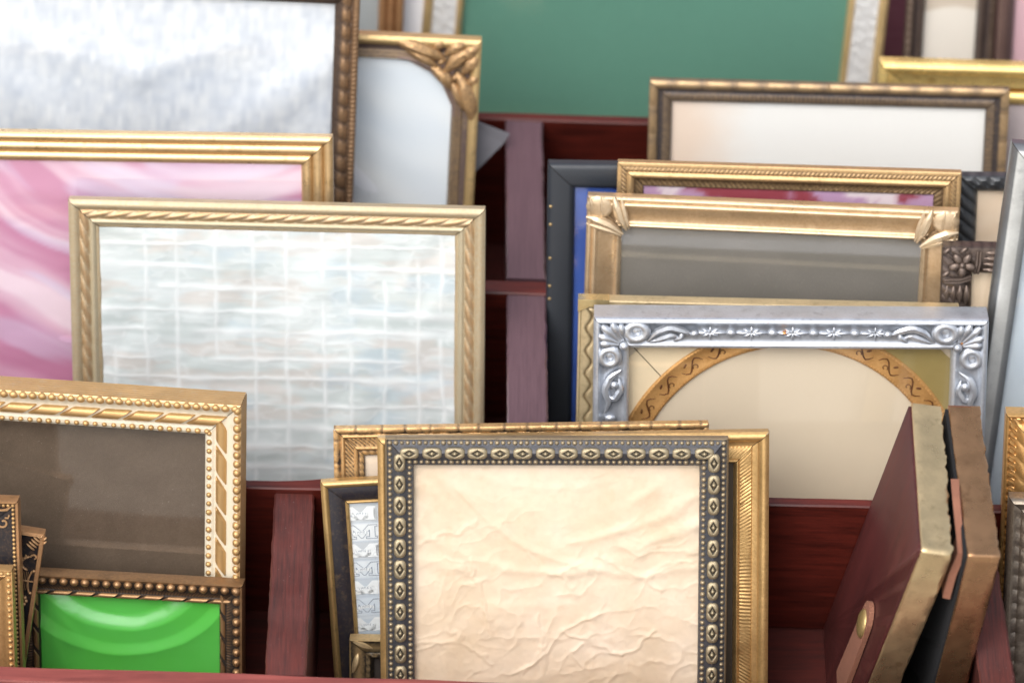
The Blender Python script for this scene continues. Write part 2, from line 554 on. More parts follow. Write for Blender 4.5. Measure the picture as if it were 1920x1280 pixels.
# ------------------------------------------------------------------ the divided mahogany case
MAH_X = wood('mahogany_rail', L3(40, 12, 9), L3(104, 38, 28), 'x', 0.36, 0.04)
MAH_F = wood('mahogany_board', L3(30, 9, 9), L3(60, 21, 18), 'x', 0.3, 0.03)
MAH_Y = wood('mahogany_divider', L3(40, 16, 12), L3(98, 39, 30), 'y', 0.42, 0.4, 0.05)
MAH_D = wood('grey_mahogany_divider', L3(78, 56, 62), L3(98, 73, 80), 'y', 0.34, 0.1, 0.5)  # greyer, paler wood for the two rear dividers
MAH_T = wood('mahogany_ledge', L3(96, 42, 38), L3(146, 74, 67), 'x', 0.42, 0.2, 0.1)
case = bpy.data.objects.new('display_case', None); COL.objects.link(case)
case['label'] = 'mahogany display case with open compartments holding all the picture frames'; case['category'] = 'display case'
XL, XR = -0.36, 0.36

def rail_part(name, p_a, p_b, thick, mat, depth=0.0885, bow=None, wobble=0.0006, top=0.0):
    """cross board whose front top edge runs through two photo points lying on the case's top plane"""
    A = hit(p_a[0], p_a[1], tray(0, 0, top), NT); B = hit(p_b[0], p_b[1], tray(0, 0, top), NT)
    sA, sB = A.dot(SD), B.dot(SD)
    n = 60; v = []; f = []
    for i in range(n + 1):
        x = XL + (XR - XL) * i / n
        sf = sA + (sB - sA) * (x - A.x) / (B.x - A.x)
        w = wobble * (vnoise(np.array([x * 25.0]), np.array([sf * 90 + 3.3]), 5)[0] - 0.5) * 2
        e = 0.0007
        bw = bow(x) if bow else 0
        for (s_, h_) in ((sf, -depth), (sf + w * 0.4, -e + w), (sf + e + w * 0.4, w), (sf + thick - e + bw, w), (sf + thick + bw, -e + w), (sf + thick, -depth)):
            v.append(tray(x, s_, h_ + top))
    for i in range(n):
        for k in range(6):
            a = i * 6 + k; b = i * 6 + (k + 1) % 6
            f.append((a, a + 6, b + 6, b))
    f.append(tuple(range(6))); f.append(tuple(n * 6 + k for k in range(6))[::-1])
    obj(name, mesh(name, v, f, mat, 30), case)
    return lambda x: sA + (sB - sA) * (x - A.x) / (B.x - A.x)

ledge = rail_part('ledge', (0, 1275), (780, 1300), 0.0085, MAH_T, 0.104)
rail1 = rail_part('cross_rail', (480, 914), (1440, 945), 0.0050, MAH_X, bow=lambda x: 0.0030 * math.exp(-((x + 0.075) / 0.018) ** 2))
rail2 = rail_part('cross_rail', (930, 549), (1030, 552), 0.0085, MAH_X)
rail3 = rail_part('cross_rail', (930, 223), (1200, 231), 0.0050, MAH_X)

def divider(pts, top=-0.0012, rag=0.0004, mat=None):
    """board running up the slope: pts = photo points (left front, right front, left back, right back) of its top face"""
    q = [hit(p[0], p[1], tray(0, 0, top), NT) for p in pts]
    n = 40; v = []; f = []
    for i in range(n + 1):
        t = i / n
        l = q[0].lerp(q[2], t); r_ = q[1].lerp(q[3], t)
        e = 0.0009
        w1 = rag * (random.random() - 0.5); w2 = rag * 1.6 * (random.random() - 0.5)
        sl, sr = l.dot(SD), r_.dot(SD)
        for (x, s_, h) in ((l.x, sl, FLOOR), (l.x + w1, sl, top - e), (l.x + e + w1, sl, top), (r_.x - e + w2, sr, top), (r_.x + w2, sr, top - e), (r_.x, sr, FLOOR)):
            v.append(tray(x, s_, h))
    for i in range(n):
        for k in range(6):
            a = i * 6 + k; b = i * 6 + (k + 1) % 6
            f.append((a, b, b + 6, a + 6))
    f.append(tuple(range(6))[::-1]); f.append(tuple(n * 6 + k for k in range(6)))
    return obj('divider', mesh('divider', v, f, mat or MAH_Y, 30), case)

def onrail(x_px, fn, thick=0.0):
    """photo y of a rail's front edge at photo x"""
    lo, hi = 0, 1400
    for _ in range(40):
        m = (lo + hi) / 2
        P = hit(x_px, m, tray(0, 0, 0), NT)
        if P.dot(SD) - thick > fn(P.x): lo = m
        else: hi = m
    return m
divider(((497, 1264), (574, 1266), (515, 911), (590, 913)), -0.0035)
divider(((1842, 1304), (1908, 1306), (1785, 953), (1856, 955)), -0.0035)
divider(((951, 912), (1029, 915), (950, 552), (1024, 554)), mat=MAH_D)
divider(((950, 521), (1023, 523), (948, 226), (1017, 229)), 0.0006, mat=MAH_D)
# floor, side boards, tall back board
m = MB(); m.add(*box8(lambda i, j, q: tray(XL + (XR - XL) * i, -0.004 + 0.50 * j, FLOOR - 0.008 + 0.008 * q))); m.build('floor_board', wood('mahogany_floor', L3(34, 11, 9), L3(84, 30, 24), 'x', 0.8, 0.0, 0.0), case, smooth=0)
for sx in (0, 1):
    x0 = XL - 0.012 if sx == 0 else XR
    y0, y1 = tray(0, -0.012, 0), tray(0, 0.50, 0)
    v = []
    for dx in (0, 0.012):
        v += [(x0 + dx, y0.y, y0.z), (x0 + dx, y1.y, y1.z), (x0 + dx, y1.y + 0.02, -0.104), (x0 + dx, y0.y + 0.02, -0.104)]
    m = MB(); m.add(v, [(0, 1, 2, 3), (7, 6, 5, 4), (0, 4, 5, 1), (1, 5, 6, 2), (2, 6, 7, 3), (3, 7, 4, 0)])
    m.build('side_board', MAH_F, case, smooth=0)
b0 = tray(0, 0.452, FLOOR); bu = Vector((0, math.sin(R(11)), math.cos(R(11)))); bn = Vector((0, bu.z, -bu.y))
m = MB(); m.add(*box8(lambda i, j, q: Vector((XL + (XR - XL) * i, 0, 0)) + b0 + bn * 0.01 * j + bu * 0.42 * q)); m.build('back_board', wood('shade_lightened_back', L3(120, 72, 84), L3(150, 96, 108), 'x', 0.4, 0.05), case, smooth=0)  # wood colour lightened to make up for the shade behind the frames

# ------------------------------------------------------------------ relief helpers
def band(u, a, b, e=1.0):
    return sstep(a - e, a + e, u) * (1 - sstep(b - e, b + e, u))
def saw(t, step):
    return t / step - np.floor(t / step)
def lobes(t, step, p=1.0):
    return np.abs(np.sin(np.pi * t / step)) ** p
def Q(fr, side):
    """px from a top corner -> local metres, d to the front"""
    k = fr.px
    return lambda u, v, d: (((-fr.W / 2 + u * k) if side == 0 else (fr.W / 2 - u * k)), -d * k * fr.ds, fr.H - v * k)
def spiral(P, cu, cv, r0, r1, a0, a1, d, n=16, flip=1):
    out = []
    for i in range(n):
        t = i / (n - 1); a = a0 + (a1 - a0) * t; r = r0 + (r1 - r0) * t
        out.append(P(cu + r * math.cos(a), cv + flip * r * math.sin(a), d))
    return out
def flat(rgb):
    c = np.array(rgb, float)
    return lambda X, Y: np.broadcast_to(c, X.shape + (3,)).copy()
def blend(a, b, t):
    return np.asarray(a, float) * (1 - t[..., None]) + np.asarray(b, float) * t[..., None]

PAPER = print_mat('paper_sheet', 0.65, 0.05)
SATIN = print_mat('satin_sheet', 0.38, 0.03, 0.6, coat=0.7, coat_ior=1.75)
FILM = print_mat('film_over_card', 0.3, 0.02, 0.6, coat=1.0, coat_ior=1.95, bmp=0.02)
FELT = print_mat('felt_card', 0.95, 0.28, 0.15, gscale=1800, bmp=0.5)

# ================================================================== FRONT ROW, middle
# --- wide bead-and-lozenge frame with the creased cream paper
fr = Frame('picture_frame', 'dark bronze frame with gold beads and lozenge medallions around creased cream paper, front centre', (722, 815), (1366, 816), 0.0360, lean=15)
DK = gilt('bronze_black_ground', L3(170, 146, 106), L3(66, 67, 72), 0.9, 0.35, 0.38, 0.42, 0.3)
BD = gilt('bead_brass', L3(186, 164, 124), L3(80, 71, 60), 0.92, 0.5, 0.32, 0.45, 0.55, tone=0.78)
MD = gilt('medallion_brass', L3(180, 162, 124), L3(50, 48, 46), 0.9, 0.3, 0.3, 0.5, 0.28)
prof = [(0, 0), (0, 15), (1, 18), (3, 19.5), (4.5, 18), (9, 19), (15, 22), (20, 27), (27, 30), (34, 28), (39, 23), (46, 21), (50, 20), (53, 19), (54, 15), (54, 6)]
fr.moulding(prof, DK, tone=lambda u, t: 0.75 * band(u, -2, 3.6, 0.6) + 0.12 * band(u, 50, 55, 1), dt=6)
bd = dome(mat=BD)
fr.along(bd, 'bead', 9.5, 18.8, 11.1, (4.6, 4.5, 5.0), jitter=0.14)
fr.along(bd, 'bead', 46, 20.6, 11.1, (4.6, 4.5, 5.0), jitter=0.14)
fr.along(medallion(MD), 'medallion', 27.5, 26.5, 40.4, (18.8, 11.6, 7.8), start=46, jitter=0.05)
def wr(X, Y):
    wx = X + 70 * (fbm(X / 110, Y / 110, 3) - 0.5) + 22 * (fbm(X / 30, Y / 30, 4) - 0.5); wy = Y + 70 * (fbm(X / 110, Y / 110, 9) - 0.5) + 22 * (fbm(X / 30, Y / 30, 10) - 0.5)
    h = np.zeros_like(X)
    amp = sstep(60, 300, Y) * 0.7 + 0.3
    for (sx, sy, a, sd, pw) in ((170, 120, 4.0, 21, 9), (105, 75, 3.4, 33, 8), (60, 44, 2.2, 47, 6), (30, 26, 1.0, 59, 4)):
        n = vnoise(wx / sx + wy / (sy * 3), wy / sy, sd)
        part = sstep(0.32, 0.6, vnoise(X / 80, Y / 80, sd + 5))
        h += a * (1 - np.abs(2 * n - 1)) ** pw * amp * (0.25 + 0.75 * part)
    # slack folds that sag from corner to corner near the top
    for q, (cx, cy, rr, a, wd) in enumerate(((270, -250, 352, 2.6, 13), (255, -330, 486, 2.2, 9), (330, -300, 470, 2.8, 13), (300, -330, 548, 1.8, 9), (250, -260, 312, 1.0, 8), (200, -420, 640, 1.6, 12), (420, -200, 420, 1.8, 8))):
        r = np.hypot((X - cx), (Y - cy)) + 22 * (fbm(X / 70, Y / 70, 77 + q) - 0.5)
        h += 1.6 * a * np.exp(-((r - rr) / wd) ** 2) * sstep(0, 70, Y) * sstep(0.22, 0.6, vnoise(X / 120 + q * 5, Y / 120, 91))
    for (x0, y0, x1, y1, a) in ((230, 300, 250, 420, 2.2), (285, 330, 400, 375, 2.8), (400, 375, 460, 330, 2.4), (110, 190, 150, 330, 2.6), (60, 330, 150, 400, 2.2), (215, 180, 305, 250, 1.8), (345, 180, 470, 250, 2), (10, 160, 120, 120, 2), (0, 370, 90, 345, 2)):
        dx, dy = x1 - x0, y1 - y0
        px = X + 26 * (fbm(X / 28, Y / 28, 61) - 0.5); py = Y + 26 * (fbm(X / 28, Y / 28, 62) - 0.5)
        t = np.clip(((px - x0) * dx + (py - y0) * dy) / (dx * dx + dy * dy), 0, 1)
        r = np.hypot(px - x0 - t * dx, py - y0 - t * dy)
        h += a * np.exp(-(r / 4.2) ** 2)
    return np.minimum(h * 0.85 + 1.1 * fbm(X / 11, Y / 11, 8, 3), 11.0)
def crc(X, Y):
    n = fbm(X / 90, Y / 90, 15); n2 = fbm(X / 14, Y / 14, 18)
    c = blend((218, 194, 166), (231, 211, 190), np.clip(n * 1.6 - 0.3, 0, 1))
    c = blend(c, np.array((196, 158, 118.)), sstep(0.66, 0.8, fbm(X / 22, Y / 22, 27)) * 0.1)      # foxing
    return c * (0.97 + 0.06 * n2)[..., None]
fr.picture(print_mat('creased_paper', 0.55, 0.03, 0.5), 3, wr, crc, 2.2, 'creased_paper')
fr.glass(15.5); fr.backing()

# --- plain gold frame directly behind it, ribbed inner band
fr = Frame('picture_frame', 'bright gold frame with fine ribbed yellow inner band, right behind the bead-and-lozenge frame', (707, 815), (1441, 803), 0.0500, lean=14, ds=0.8)
G2 = gilt('bright_gold_leaf', GOLD, L3(120, 84, 36), 0.92, 0.7, 0.3, 0.45, 0.35)
prof = [(0, 0), (0, 22)] + arc(0, 20, 24, 22, 9, 9) + [(21, 19), (30, 13), (31, 13), (33, 15.5), (44, 16.5), (54, 15.5), (55, 13)] + arc(55.5, 63, 13, 12, 5, 6) + [(64, 8), (66, 4)]
fr.moulding(prof, G2, relief=lambda u, t: 2.2 * band(u, 31.5, 54.5, 0.8) * (lobes(t, 7.2, 0.7) - 0.6), tone=lambda u, t: 0.92 - 0.5 * band(u, 31.5, 54.5, 0.8) * (1 - lobes(t, 7.2, 0.6)), dt=1.6)
fr.picture(PAPER, 3, None, flat((70, 60, 48)), 60); fr.backing()

# --- carved gold frame behind the two
fr = Frame('picture_frame', 'worn carved gold frame with reeded band and wavy outer edge, rearmost behind bead-and-lozenge frame', (625, 797), (1328, 787), 0.0850, lean=12, ds=0.6)
G3 = gilt('rubbed_gold_over_black', L3(226, 176, 104), L3(54, 44, 40), 0.9, 0.2, 0.36, 0.55, 0.75)
prof = [(0, 0), (0, 30)] + arc(0, 12, 33, 30, 4, 7) + [(13, 27), (14, 27)] + arc(14.5, 20.5, 28, 27, 4, 6) + [(21.5, 22), (23, 21), (30, 20), (37, 20), (38, 22)] + arc(38.5, 45.5, 22, 21, 5, 6) + [(46.5, 17), (50, 17), (54, 15), (57.5, 13), (58, 6)]
def rl(u, t):
    a = band(u, -1, 13, .8) * (2.5 * (lobes(t + 9 * np.sin(t / 31), 46, 0.5) - 0.9) - 2.2 * np.exp(-((saw(t + 14 * vnoise(t / 30, t * 0, 3), 46) - 0.5) / 0.06) ** 2) + 1.6 * (fbm(t / 9, u / 5, 7) - 0.5))
    b = 4.0 * band(u, 22, 37.5, .7) * (lobes(t, 8.6, 1.5) - 0.4)
    c = 3.2 * band(u, 47, 57, .8) * (lobes(t, 13, 1.2) - 0.35)
    return a + b + c
def tn(u, t):
    a = band(u, -1, 13, .8) * (0.95 - 0.6 * np.exp(-((saw(t + 14 * vnoise(t / 30, t * 0, 3), 46) - 0.5) / 0.07) ** 2) - 0.8 * band(u, 8, 13, 1) * sstep(0.4, 0.6, vnoise(t / 24, t * 0 + 2, 9)))
    b = band(u, 22, 37.5, .7) * lobes(t, 8.6, 1.2)
    c = band(u, 47, 57, .8) * (0.25 + lobes(t, 13, 1.0) * (u < 55))
    return a + b + c + band(u, 13.5, 21.5, .5) * 0.95 + band(u, 38, 46, .5) * 0.95
fr.moulding(prof, G3, rl, tn, dt=1.7)
fr.picture(PAPER, 3, None, lambda X, Y: blend((232, 208, 184), (240, 222, 204), fbm(X / 60, Y / 60, 4)), 30); fr.glass(5); fr.backing()

# --- black and gold narrow frame with the lettered sheet
fr = Frame('picture_frame', 'slim black frame with gold edges holding pale blue lettered sheet, leaning beside front divider', (601, 897), (861, 883), 0.0710, yaw=0.0, lean=12, ds=0.8)
BG = gilt('black_and_gold_lacquer', L3(206, 166, 92), L3(40, 38, 44), 0.9, 0.0, 0.3, 0.34, 0.12)
prof = [(0, 0), (0, 20)] + arc(0, 13, 22, 22, 6, 8) + [(14, 20), (20, 20.5), (30, 19), (39, 14), (43, 11), (44, 10.5)] + arc(44.2, 50, 11, 10, 3.5, 6) + [(51, 5)]
fr.moulding(prof, BG, relief=lambda u, t: 0.0 * t, tone=lambda u, t: (u < 14) * 0.97 + (u > 43.8) * (0.96 - 0.9 * np.exp(-((t + 138) / 4) ** 2)) , dt=4)
def rows(X, Y):
    y = Y - 4; i = np.floor(y / 37.2); f = y / 37.2 - i
    edge = np.exp(-((f - 0.02) / 0.05) ** 2) + np.exp(-((f - 1.0) / 0.05) ** 2)
    a = np.array((196, 201, 207.)); b = np.array((226, 230, 234.)); bl = np.array((196, 212, 230.))
    odd = (np.mod(i, 2) == 0).astype(float)
    c = blend(b, a, odd); c = c * 1.0
    t = sstep(30, 240, Y); c = c * (1 - 0.55 * t[..., None]) + bl * 0.55 * t[..., None]
    c = blend(c, np.array((178, 190, 206.)), np.clip(edge, 0, 1) * 0.5)
    return c
sh = fr.picture(PAPER, 4, None, rows, 1.5, 'lettered_sheet')
# lettering: slab-serif M with a ribbon, alternately solid pale and outlined
def slab_M(w, h):
    """outline of the capital, origin bottom left"""
    return [(0, 0), (0.36 * w, 0), (0.36 * w, 0.14 * h), (0.28 * w, 0.14 * h), (0.28 * w, 0.62 * h), (0.5 * w, 0.05 * h), (0.56 * w, 0.05 * h), (0.76 * w, 0.62 * h), (0.76 * w, 0.14 * h), (0.66 * w, 0.14 * h), (0.66 * w, 0), (w, 0), (w, 0.14 * h), (0.93 * w, 0.14 * h), (0.93 * w, 0.86 * h), (w, 0.86 * h), (w, h), (0.74 * w, h), (0.53 * w, 0.5 * h), (0.3 * w, h), (0, h), (0, 0.86 * h), (0.1 * w, 0.86 * h), (0.1 * w, 0.14 * h), (0, 0.14 * h)]
INK = paint('pale_blue_ink', L3(128, 140, 160), 0.7); WHT = paint('pale_print', L3(232, 236, 240), 0.7)
k = fr.px; w0 = fr.w - 1.5 * k
import bmesh
def letter_row(i):
    y0 = 4 + 37.2 * i
    w_, h_ = 62, 27
    bx, bz = -fr.W / 2 + w0 - 12 * k, fr.H - w0 - (y0 + 31.5) * k
    pts = [(bx + x * k, bz + z * k) for x, z in slab_M(w_, h_)]
    # keep to the sheet
    xm = -fr.W / 2 + w0 + 0.5 * k
    pts = [(max(p[0], xm), p[1]) for p in pts]
    yy = -(4.35) * k
    if i % 2 == 0:
        bm = bmesh.new(); vs = [bm.verts.new((p[0], yy, p[1])) for p in pts]
        try:
            fc = bm.faces.new(vs); bmesh.ops.triangulate(bm, faces=[fc])
        except ValueError: pass
        me = bpy.data.meshes.new('lettering'); bm.to_mesh(me); bm.free(); me.materials.append(WHT)
        obj('lettering', me, sh)
    else:
        mb = MB(); n = len(pts); t = 0.5 * k
        for q in range(n):
            a, b = Vector((pts[q][0], yy, pts[q][1])), Vector((pts[(q + 1) % n][0], yy, pts[(q + 1) % n][1]))
            if (b - a).length < 1e-6 or (abs(a.x - xm) < 1e-9 and abs(b.x - xm) < 1e-9): continue
            d = (b - a).normalized(); nn = Vector((-d.z, 0, d.x)) * t
            mb.add([a - nn - d * t, b - nn + d * t, b + nn + d * t, a + nn - d * t], [(0, 1, 2, 3)])
        mb.build('lettering', INK, sh, 0)
    # ribbon with the small word
    rb = MB(); pv = []
    for q in range(9):
        t = q / 8; x = bx + (12 + 34 * t) * k; z = bz + (3 + 10 * math.sin(math.pi * (0.12 + 0.6 * t))) * k
        pv.append((x, z))
    for q in range(8):
        (x0_, z0_), (x1_, z1_) = pv[q], pv[q + 1]
        rb.add([(x0_, yy - 0.1 * k, z0_ - 2.9 * k), (x1_, yy - 0.1 * k, z1_ - 2.9 * k), (x1_, yy - 0.1 * k, z1_ + 2.9 * k), (x0_, yy - 0.1 * k, z0_ + 2.9 * k)], [(0, 1, 2, 3)])
    rb.build('ribbon', WHT, sh, 0)
    for q, ch in enumerate("KIMMES"):
        cu = bpy.data.curves.new('word', 'FONT'); cu.body = ch; cu.size = 6.2 * k; cu.align_x = 'CENTER'; cu.align_y = 'CENTER'
        to = bpy.data.objects.new('word', cu); COL.objects.link(to)
        t = (q + 0.7) / 6.4; j = min(int(t * 8), 7)
        to.location = (pv[j][0] + (pv[j + 1][0] - pv[j][0]) * (t * 8 - j), yy - 0.2 * k, pv[j][1] + (pv[j + 1][1] - pv[j][1]) * (t * 8 - j))
        to.rotation_euler = (math.pi / 2, -math.atan2(pv[j + 1][1] - pv[j][1], pv[j + 1][0] - pv[j][0]), 0)
        cu.materials.append(INK)
        dg = bpy.context.evaluated_depsgraph_get()
        me = bpy.data.meshes.new_from_object(to.evaluated_get(dg)); mw = to.matrix_basis.copy()
        bpy.data.objects.remove(to)
        o = obj('printed_letter', me, sh); o.matrix_local = mw
for i in range(7): letter_row(i)
fr.glass(7); fr.backing()

# --- small dark frame with slanting leaves, low in front of the black one
fr = Frame('picture_frame', 'small black-bronze frame with slanting gold leaves at its corner, low before black frame', (656, 1187), (850, 1190), 0.0590)
C5M = gilt('leafy_bronze', L3(206, 172, 110), L3(40, 38, 36), 0.9, 0.3, 0.34, 0.45, 0.4)
prof = [(0, 0), (0, 26), (1.5, 29), (4, 27), (6, 26), (18, 22), (30, 18), (32, 20), (38, 20), (40, 17), (44, 12), (45, 6)]
fr.moulding(prof, C5M, relief=lambda u, t: 2.0 * band(u, 5, 20, 1) * (lobes(u, 5.2, 1.5) - 0.5) + 2.5 * band(u, 32, 38, 1) * (lobes(t, 14, 0.7) - 0.3), tone=lambda u, t: 0.9 * band(u, -1, 3.5, .6) + band(u, 5, 20, 1) * lobes(u, 5.2, 4) * 0.8 + 0.7 * band(u, 32, 38, 1) * lobes(t, 14, 1), dt=2.5)
P = Q(fr, 0); LG = gilt('leaf_gold', L3(222, 194, 138), L3(90, 70, 40), 0.9, 0.4, 0.34, 0.5, 0.4, tone=0.85)
for pts in (((6, 3), (24, 9), (44, 20)), ((16, 30), (14, 48), (6, 68))):
    m = MB()
    q = [P(*p, 26 - 0.12 * p[0]) for p in pts]
    path = []
    for i in range(9):
        t = i / 8; a = Vector(q[0]); b = Vector(q[1]); c = Vector(q[2])
        path.append(a * (1 - t) ** 2 + b * 2 * t * (1 - t) + c * t * t)
    m.tube(path, [max(0.3, 7.2 * math.sin(math.pi * (0.06 + 0.88 * i / 8)) ** 0.8) * fr.px for i in range(9)], 6)
    m.build('leaf', LG, fr.o)
fr.picture(PAPER, 3, None, flat((60, 54, 50)), 60); fr.backing()

# ================================================================== FRONT ROW, left
# --- cream and gold frame with dark brown card
fr = Frame('picture_frame', 'cream frame with gold beads and gold rope segments around dark brown card', (-260, 687), (463, 735), 0.0830, yaw=0.8)
CRG = gilt('cream_and_gold_paint', L3(206, 160, 88), L3(208, 198, 176), 0.9, 0.0, 0.3, 0.5, 0.14)
prof = [(0, 0)] + [(0, d) for d in np.linspace(2, 62, 25)] + arc(0.5, 13, 64, 62, 3, 6) + [(14, 59), (20, 54), (27, 52), (29, 52), (49, 50), (52, 49), (57, 51), (64, 50), (69, 46), (71, 40), (71, 20)]
def ribs(u, t): return 0 * t
def tn(u, t): return (u < 8) * 0.92 + 0.0 * t
pr2 = [(0 if d_ < 61 and u_ < 0.4 else u_, d_) for (u_, d_) in prof]
rp = []
for i, (u_, d_) in enumerate(pr2):      # fine reeding along the outer side
    rp.append((u_ + (1.5 if (i % 4 in (2, 3) and u_ < 0.4 and i < 25) else 0), d_))
fr.moulding(rp, CRG, relief=lambda u, t: 0 * t + 0.6 * band(u, 12, 30, 2) * (fbm(t / 9, u / 9, 3) - 0.5), tone=tn, dt=4, smooth=25)
GB = gilt('gold_bead_paint', L3(214, 168, 96), L3(120, 88, 44), 0.92, 0.6, 0.28, 0.4, 0.3, tone=0.9)
bd = dome(mat=GB, nu=10)
fr.along(bd, 'bead', 8, 62.5, 17.6, (8.7, 7.8, 8.2), jitter=0.05, start=12)
fr.along(bd, 'bead', 62, 50, 17.4, (5.6, 5.4, 5.4), jitter=0.12, start=66)
rs = rope(GB, 1.1)
fr.along(rs, 'rope_segment', 39, 50.5, 56, (25.5, 10.5, 9.5), start=66)
fr.picture(FELT, 12, None, lambda X, Y: blend((86, 73, 62), (108, 93, 80), np.clip(fbm(X / 40, Y / 40, 6) * 0.6 + 0.25 * vnoise(X / 4, Y / 4, 2), 0, 1)), 6, 'brown_card')
fr.glass(20); fr.backing()

# --- bronze frame with the green sheet
fr = Frame('picture_frame', 'dark bronze beaded frame with glossy bright green sheet, low left', (30, 1060), (460, 1084), 0.0600, yaw=0.9)
BZ = gilt('dark_bronze', L3(166, 122, 70), L3(58, 52, 48), 0.92, 0.5, 0.34, 0.4, 0.4)
prof = [(0, 0), (0, 30), (2, 34), (4, 33), (8, 31), (18, 29), (21, 27), (30, 23), (33, 22), (36, 23), (42, 22), (46, 18), (47, 10)]
fr.moulding(prof, BZ, relief=lambda u, t: 1.8 * band(u, 21, 31, 1) * (lobes(t, 5.6, 1.2) - 0.5), tone=lambda u, t: 0.75 * band(u, -1, 5, 1) + 0.55 * band(u, 22, 31, 1) * lobes(t, 5.6, 1.5), dt=1.6)
BB = gilt('bronze_bead', L3(190, 142, 86), L3(64, 50, 38), 0.95, 0.6, 0.26, 0.4, 0.35, tone=0.82)
fr.along(dome(mat=BB, nu=12, nv=5), 'bead', 12.5, 28, 19.6, (8.6, 8.2, 10), jitter=0.04, start=14)
fr.along(rope(BB, 0.9), 'rope_segment', 39.5, 20.5, 39.5, (17.6, 5.2, 6), start=44)
def rip(X, Y):
    cx, cy = 150, -95
    r = np.hypot((X - cx) * 0.93, Y - cy) + 4 * (fbm(X / 60, Y / 60, 3) - .5)
    h = np.zeros_like(X)
    for (r0, wd, a) in ((150, 30, 9.2), (204, 22, 7.5)):
        q_ = (r - r0) / wd; h += a * (sstep(-0.65, 0.65, q_) * 0.5 + 0.5 * np.clip(q_ + 0.5, 0, 1)) * np.exp(-np.maximum(q_ - 0.5, 0) * 0.75)
    for (x0, y0, x1, y1, a) in ((22, 20, 85, 105, 5), (25, 75, 52, 165, 4)):
        dx, dy = x1 - x0, y1 - y0
        sd_ = ((X - x0) * -dy + (Y - y0) * dx) / math.hypot(dx, dy); t = ((X - x0) * dx + (Y - y0) * dy) / (dx * dx + dy * dy)
        h += a / (1 + np.exp(-sd_ / 4.5)) * np.exp(-np.maximum(sd_, 0) / 40) * np.clip(np.sin(np.pi * np.clip(t, 0, 1)), 0, 1)
    return h
fr.picture(FILM, 2.5, rip, lambda X, Y: blend((84, 192, 66), (98, 202, 96), fbm(X / 130, Y / 130, 4)), 2.2, 'green_sheet')
fr.glass(17); fr.backing()

# --- dark carved frames at the left edge
fr = Frame('picture_frame', 'tilted black frame with gold shell, lyre and flower ornaments beside the green sheet', (-200, 946), (87, 991), 0.0470, yaw=0.0)
BLK = gilt('black_ground_gilt_edge', L3(190, 138, 82), L3(36, 34, 38), 0.9, 0.2, 0.36, 0.42, 0.25)
prof = [(0, 0), (0, 22), (1, 25), (8, 26), (9.5, 23), (12, 21), (40, 19), (60, 18), (62, 21), (66, 20), (68, 14), (68, 6)]
fr.moulding(prof, BLK, tone=lambda u, t: band(u, -2, 9, .6) * 0.95 + band(u, 61, 69, .6) * 0.8, dt=4)
P0 = Q(fr, 1); P = lambda u, v, d: P0(u - 13, v, d + 1.5); OG = gilt('ornament_gold', L3(214, 164, 106), L3(120, 90, 60), 0.9, 0.5, 0.34, 0.45, 0.4, tone=0.85)
k = fr.px
def E(m, u, v, d, ru, rv, rd, ang=0, P=None, k=None):
    m.ell(P(u, v, d), (ru * k, rd * k, rv * k), ang)
m = MB()      # shell at the corner
for i, (a, l) in enumerate(((0.5, 13), (0.62, 16), (0.74, 18), (0.86, 16), (0.98, 13))):
    E(m, 30 + (i - 2) * 3.5, 20 + (i - 2) * 5.5, 22, 11, 2.6, 4, -0.6, P, k)
for (u, v) in ((13, 10), (20, 7), (12, 18)): E(m, u, v, 23, 6, 2.6, 4, 0.9, P, k)
m.build('shell', OG, fr.o)
m = MB()      # palmette with two scrolls
for i in range(7):
    a = R(200 + 140 * i / 6 - 90); E(m, 36 - 13 * math.sin(a + math.pi / 2) , 66 - 13 * math.cos(a + math.pi / 2) * -1, 21, 2.8, 6, 4, (i - 3) * 0.35, P, k)
for sg in (-1, 1): m.tube(spiral(P, 36 + sg * 9, 52, 7, 2, 0, sg * 4.5, 22), [2.0 * k] * 16, 6)
m.build('palmette', OG, fr.o)
m = MB()      # lyre
for sg in (-1, 1):
    m.tube([P(40 + sg * (13 - 5 * math.sin(math.pi * t)) , 80 + 46 * t, 22) for t in np.linspace(0, 1, 12)], 1.9 * k, 6)
    E(m, 40 + sg * 16, 80, 22, 3.5, 3.5, 3.5, 0, P, k); E(m, 40 + sg * 15, 126, 22, 3.5, 3.5, 3.5, 0, P, k)
m.tube([P(22, 102, 22), P(58, 102, 22)], 1.6 * k, 6)
for i in range(5): m.tube([P(34 + i * 3.2, 84, 20), P(34 + i * 3.2, 122, 20)], 0.7 * k, 5)
m.build('lyre', OG, fr.o)
m = MB()
for i in range(8): E(m, 40 + 9.5 * math.cos(i * math.pi / 4), 144 + 9.5 * math.sin(i * math.pi / 4), 21, 4, 4, 4, 0, P, k)
m.build('flower', OG, fr.o)
bd = dome(mat=OG)
for i, v in enumerate((164, 178, 190, 204, 222)):
    o = obj('bead', bd, fr.o); p = P(42, v, 19.5); r_ = (4.6 - 0.4 * i) * k; o.matrix_local = Matrix.Translation(p) @ Matrix.Diagonal((r_, r_, r_, 1))
fr.picture(PAPER, 3, None, flat((80, 70, 60)), 80); fr.backing()

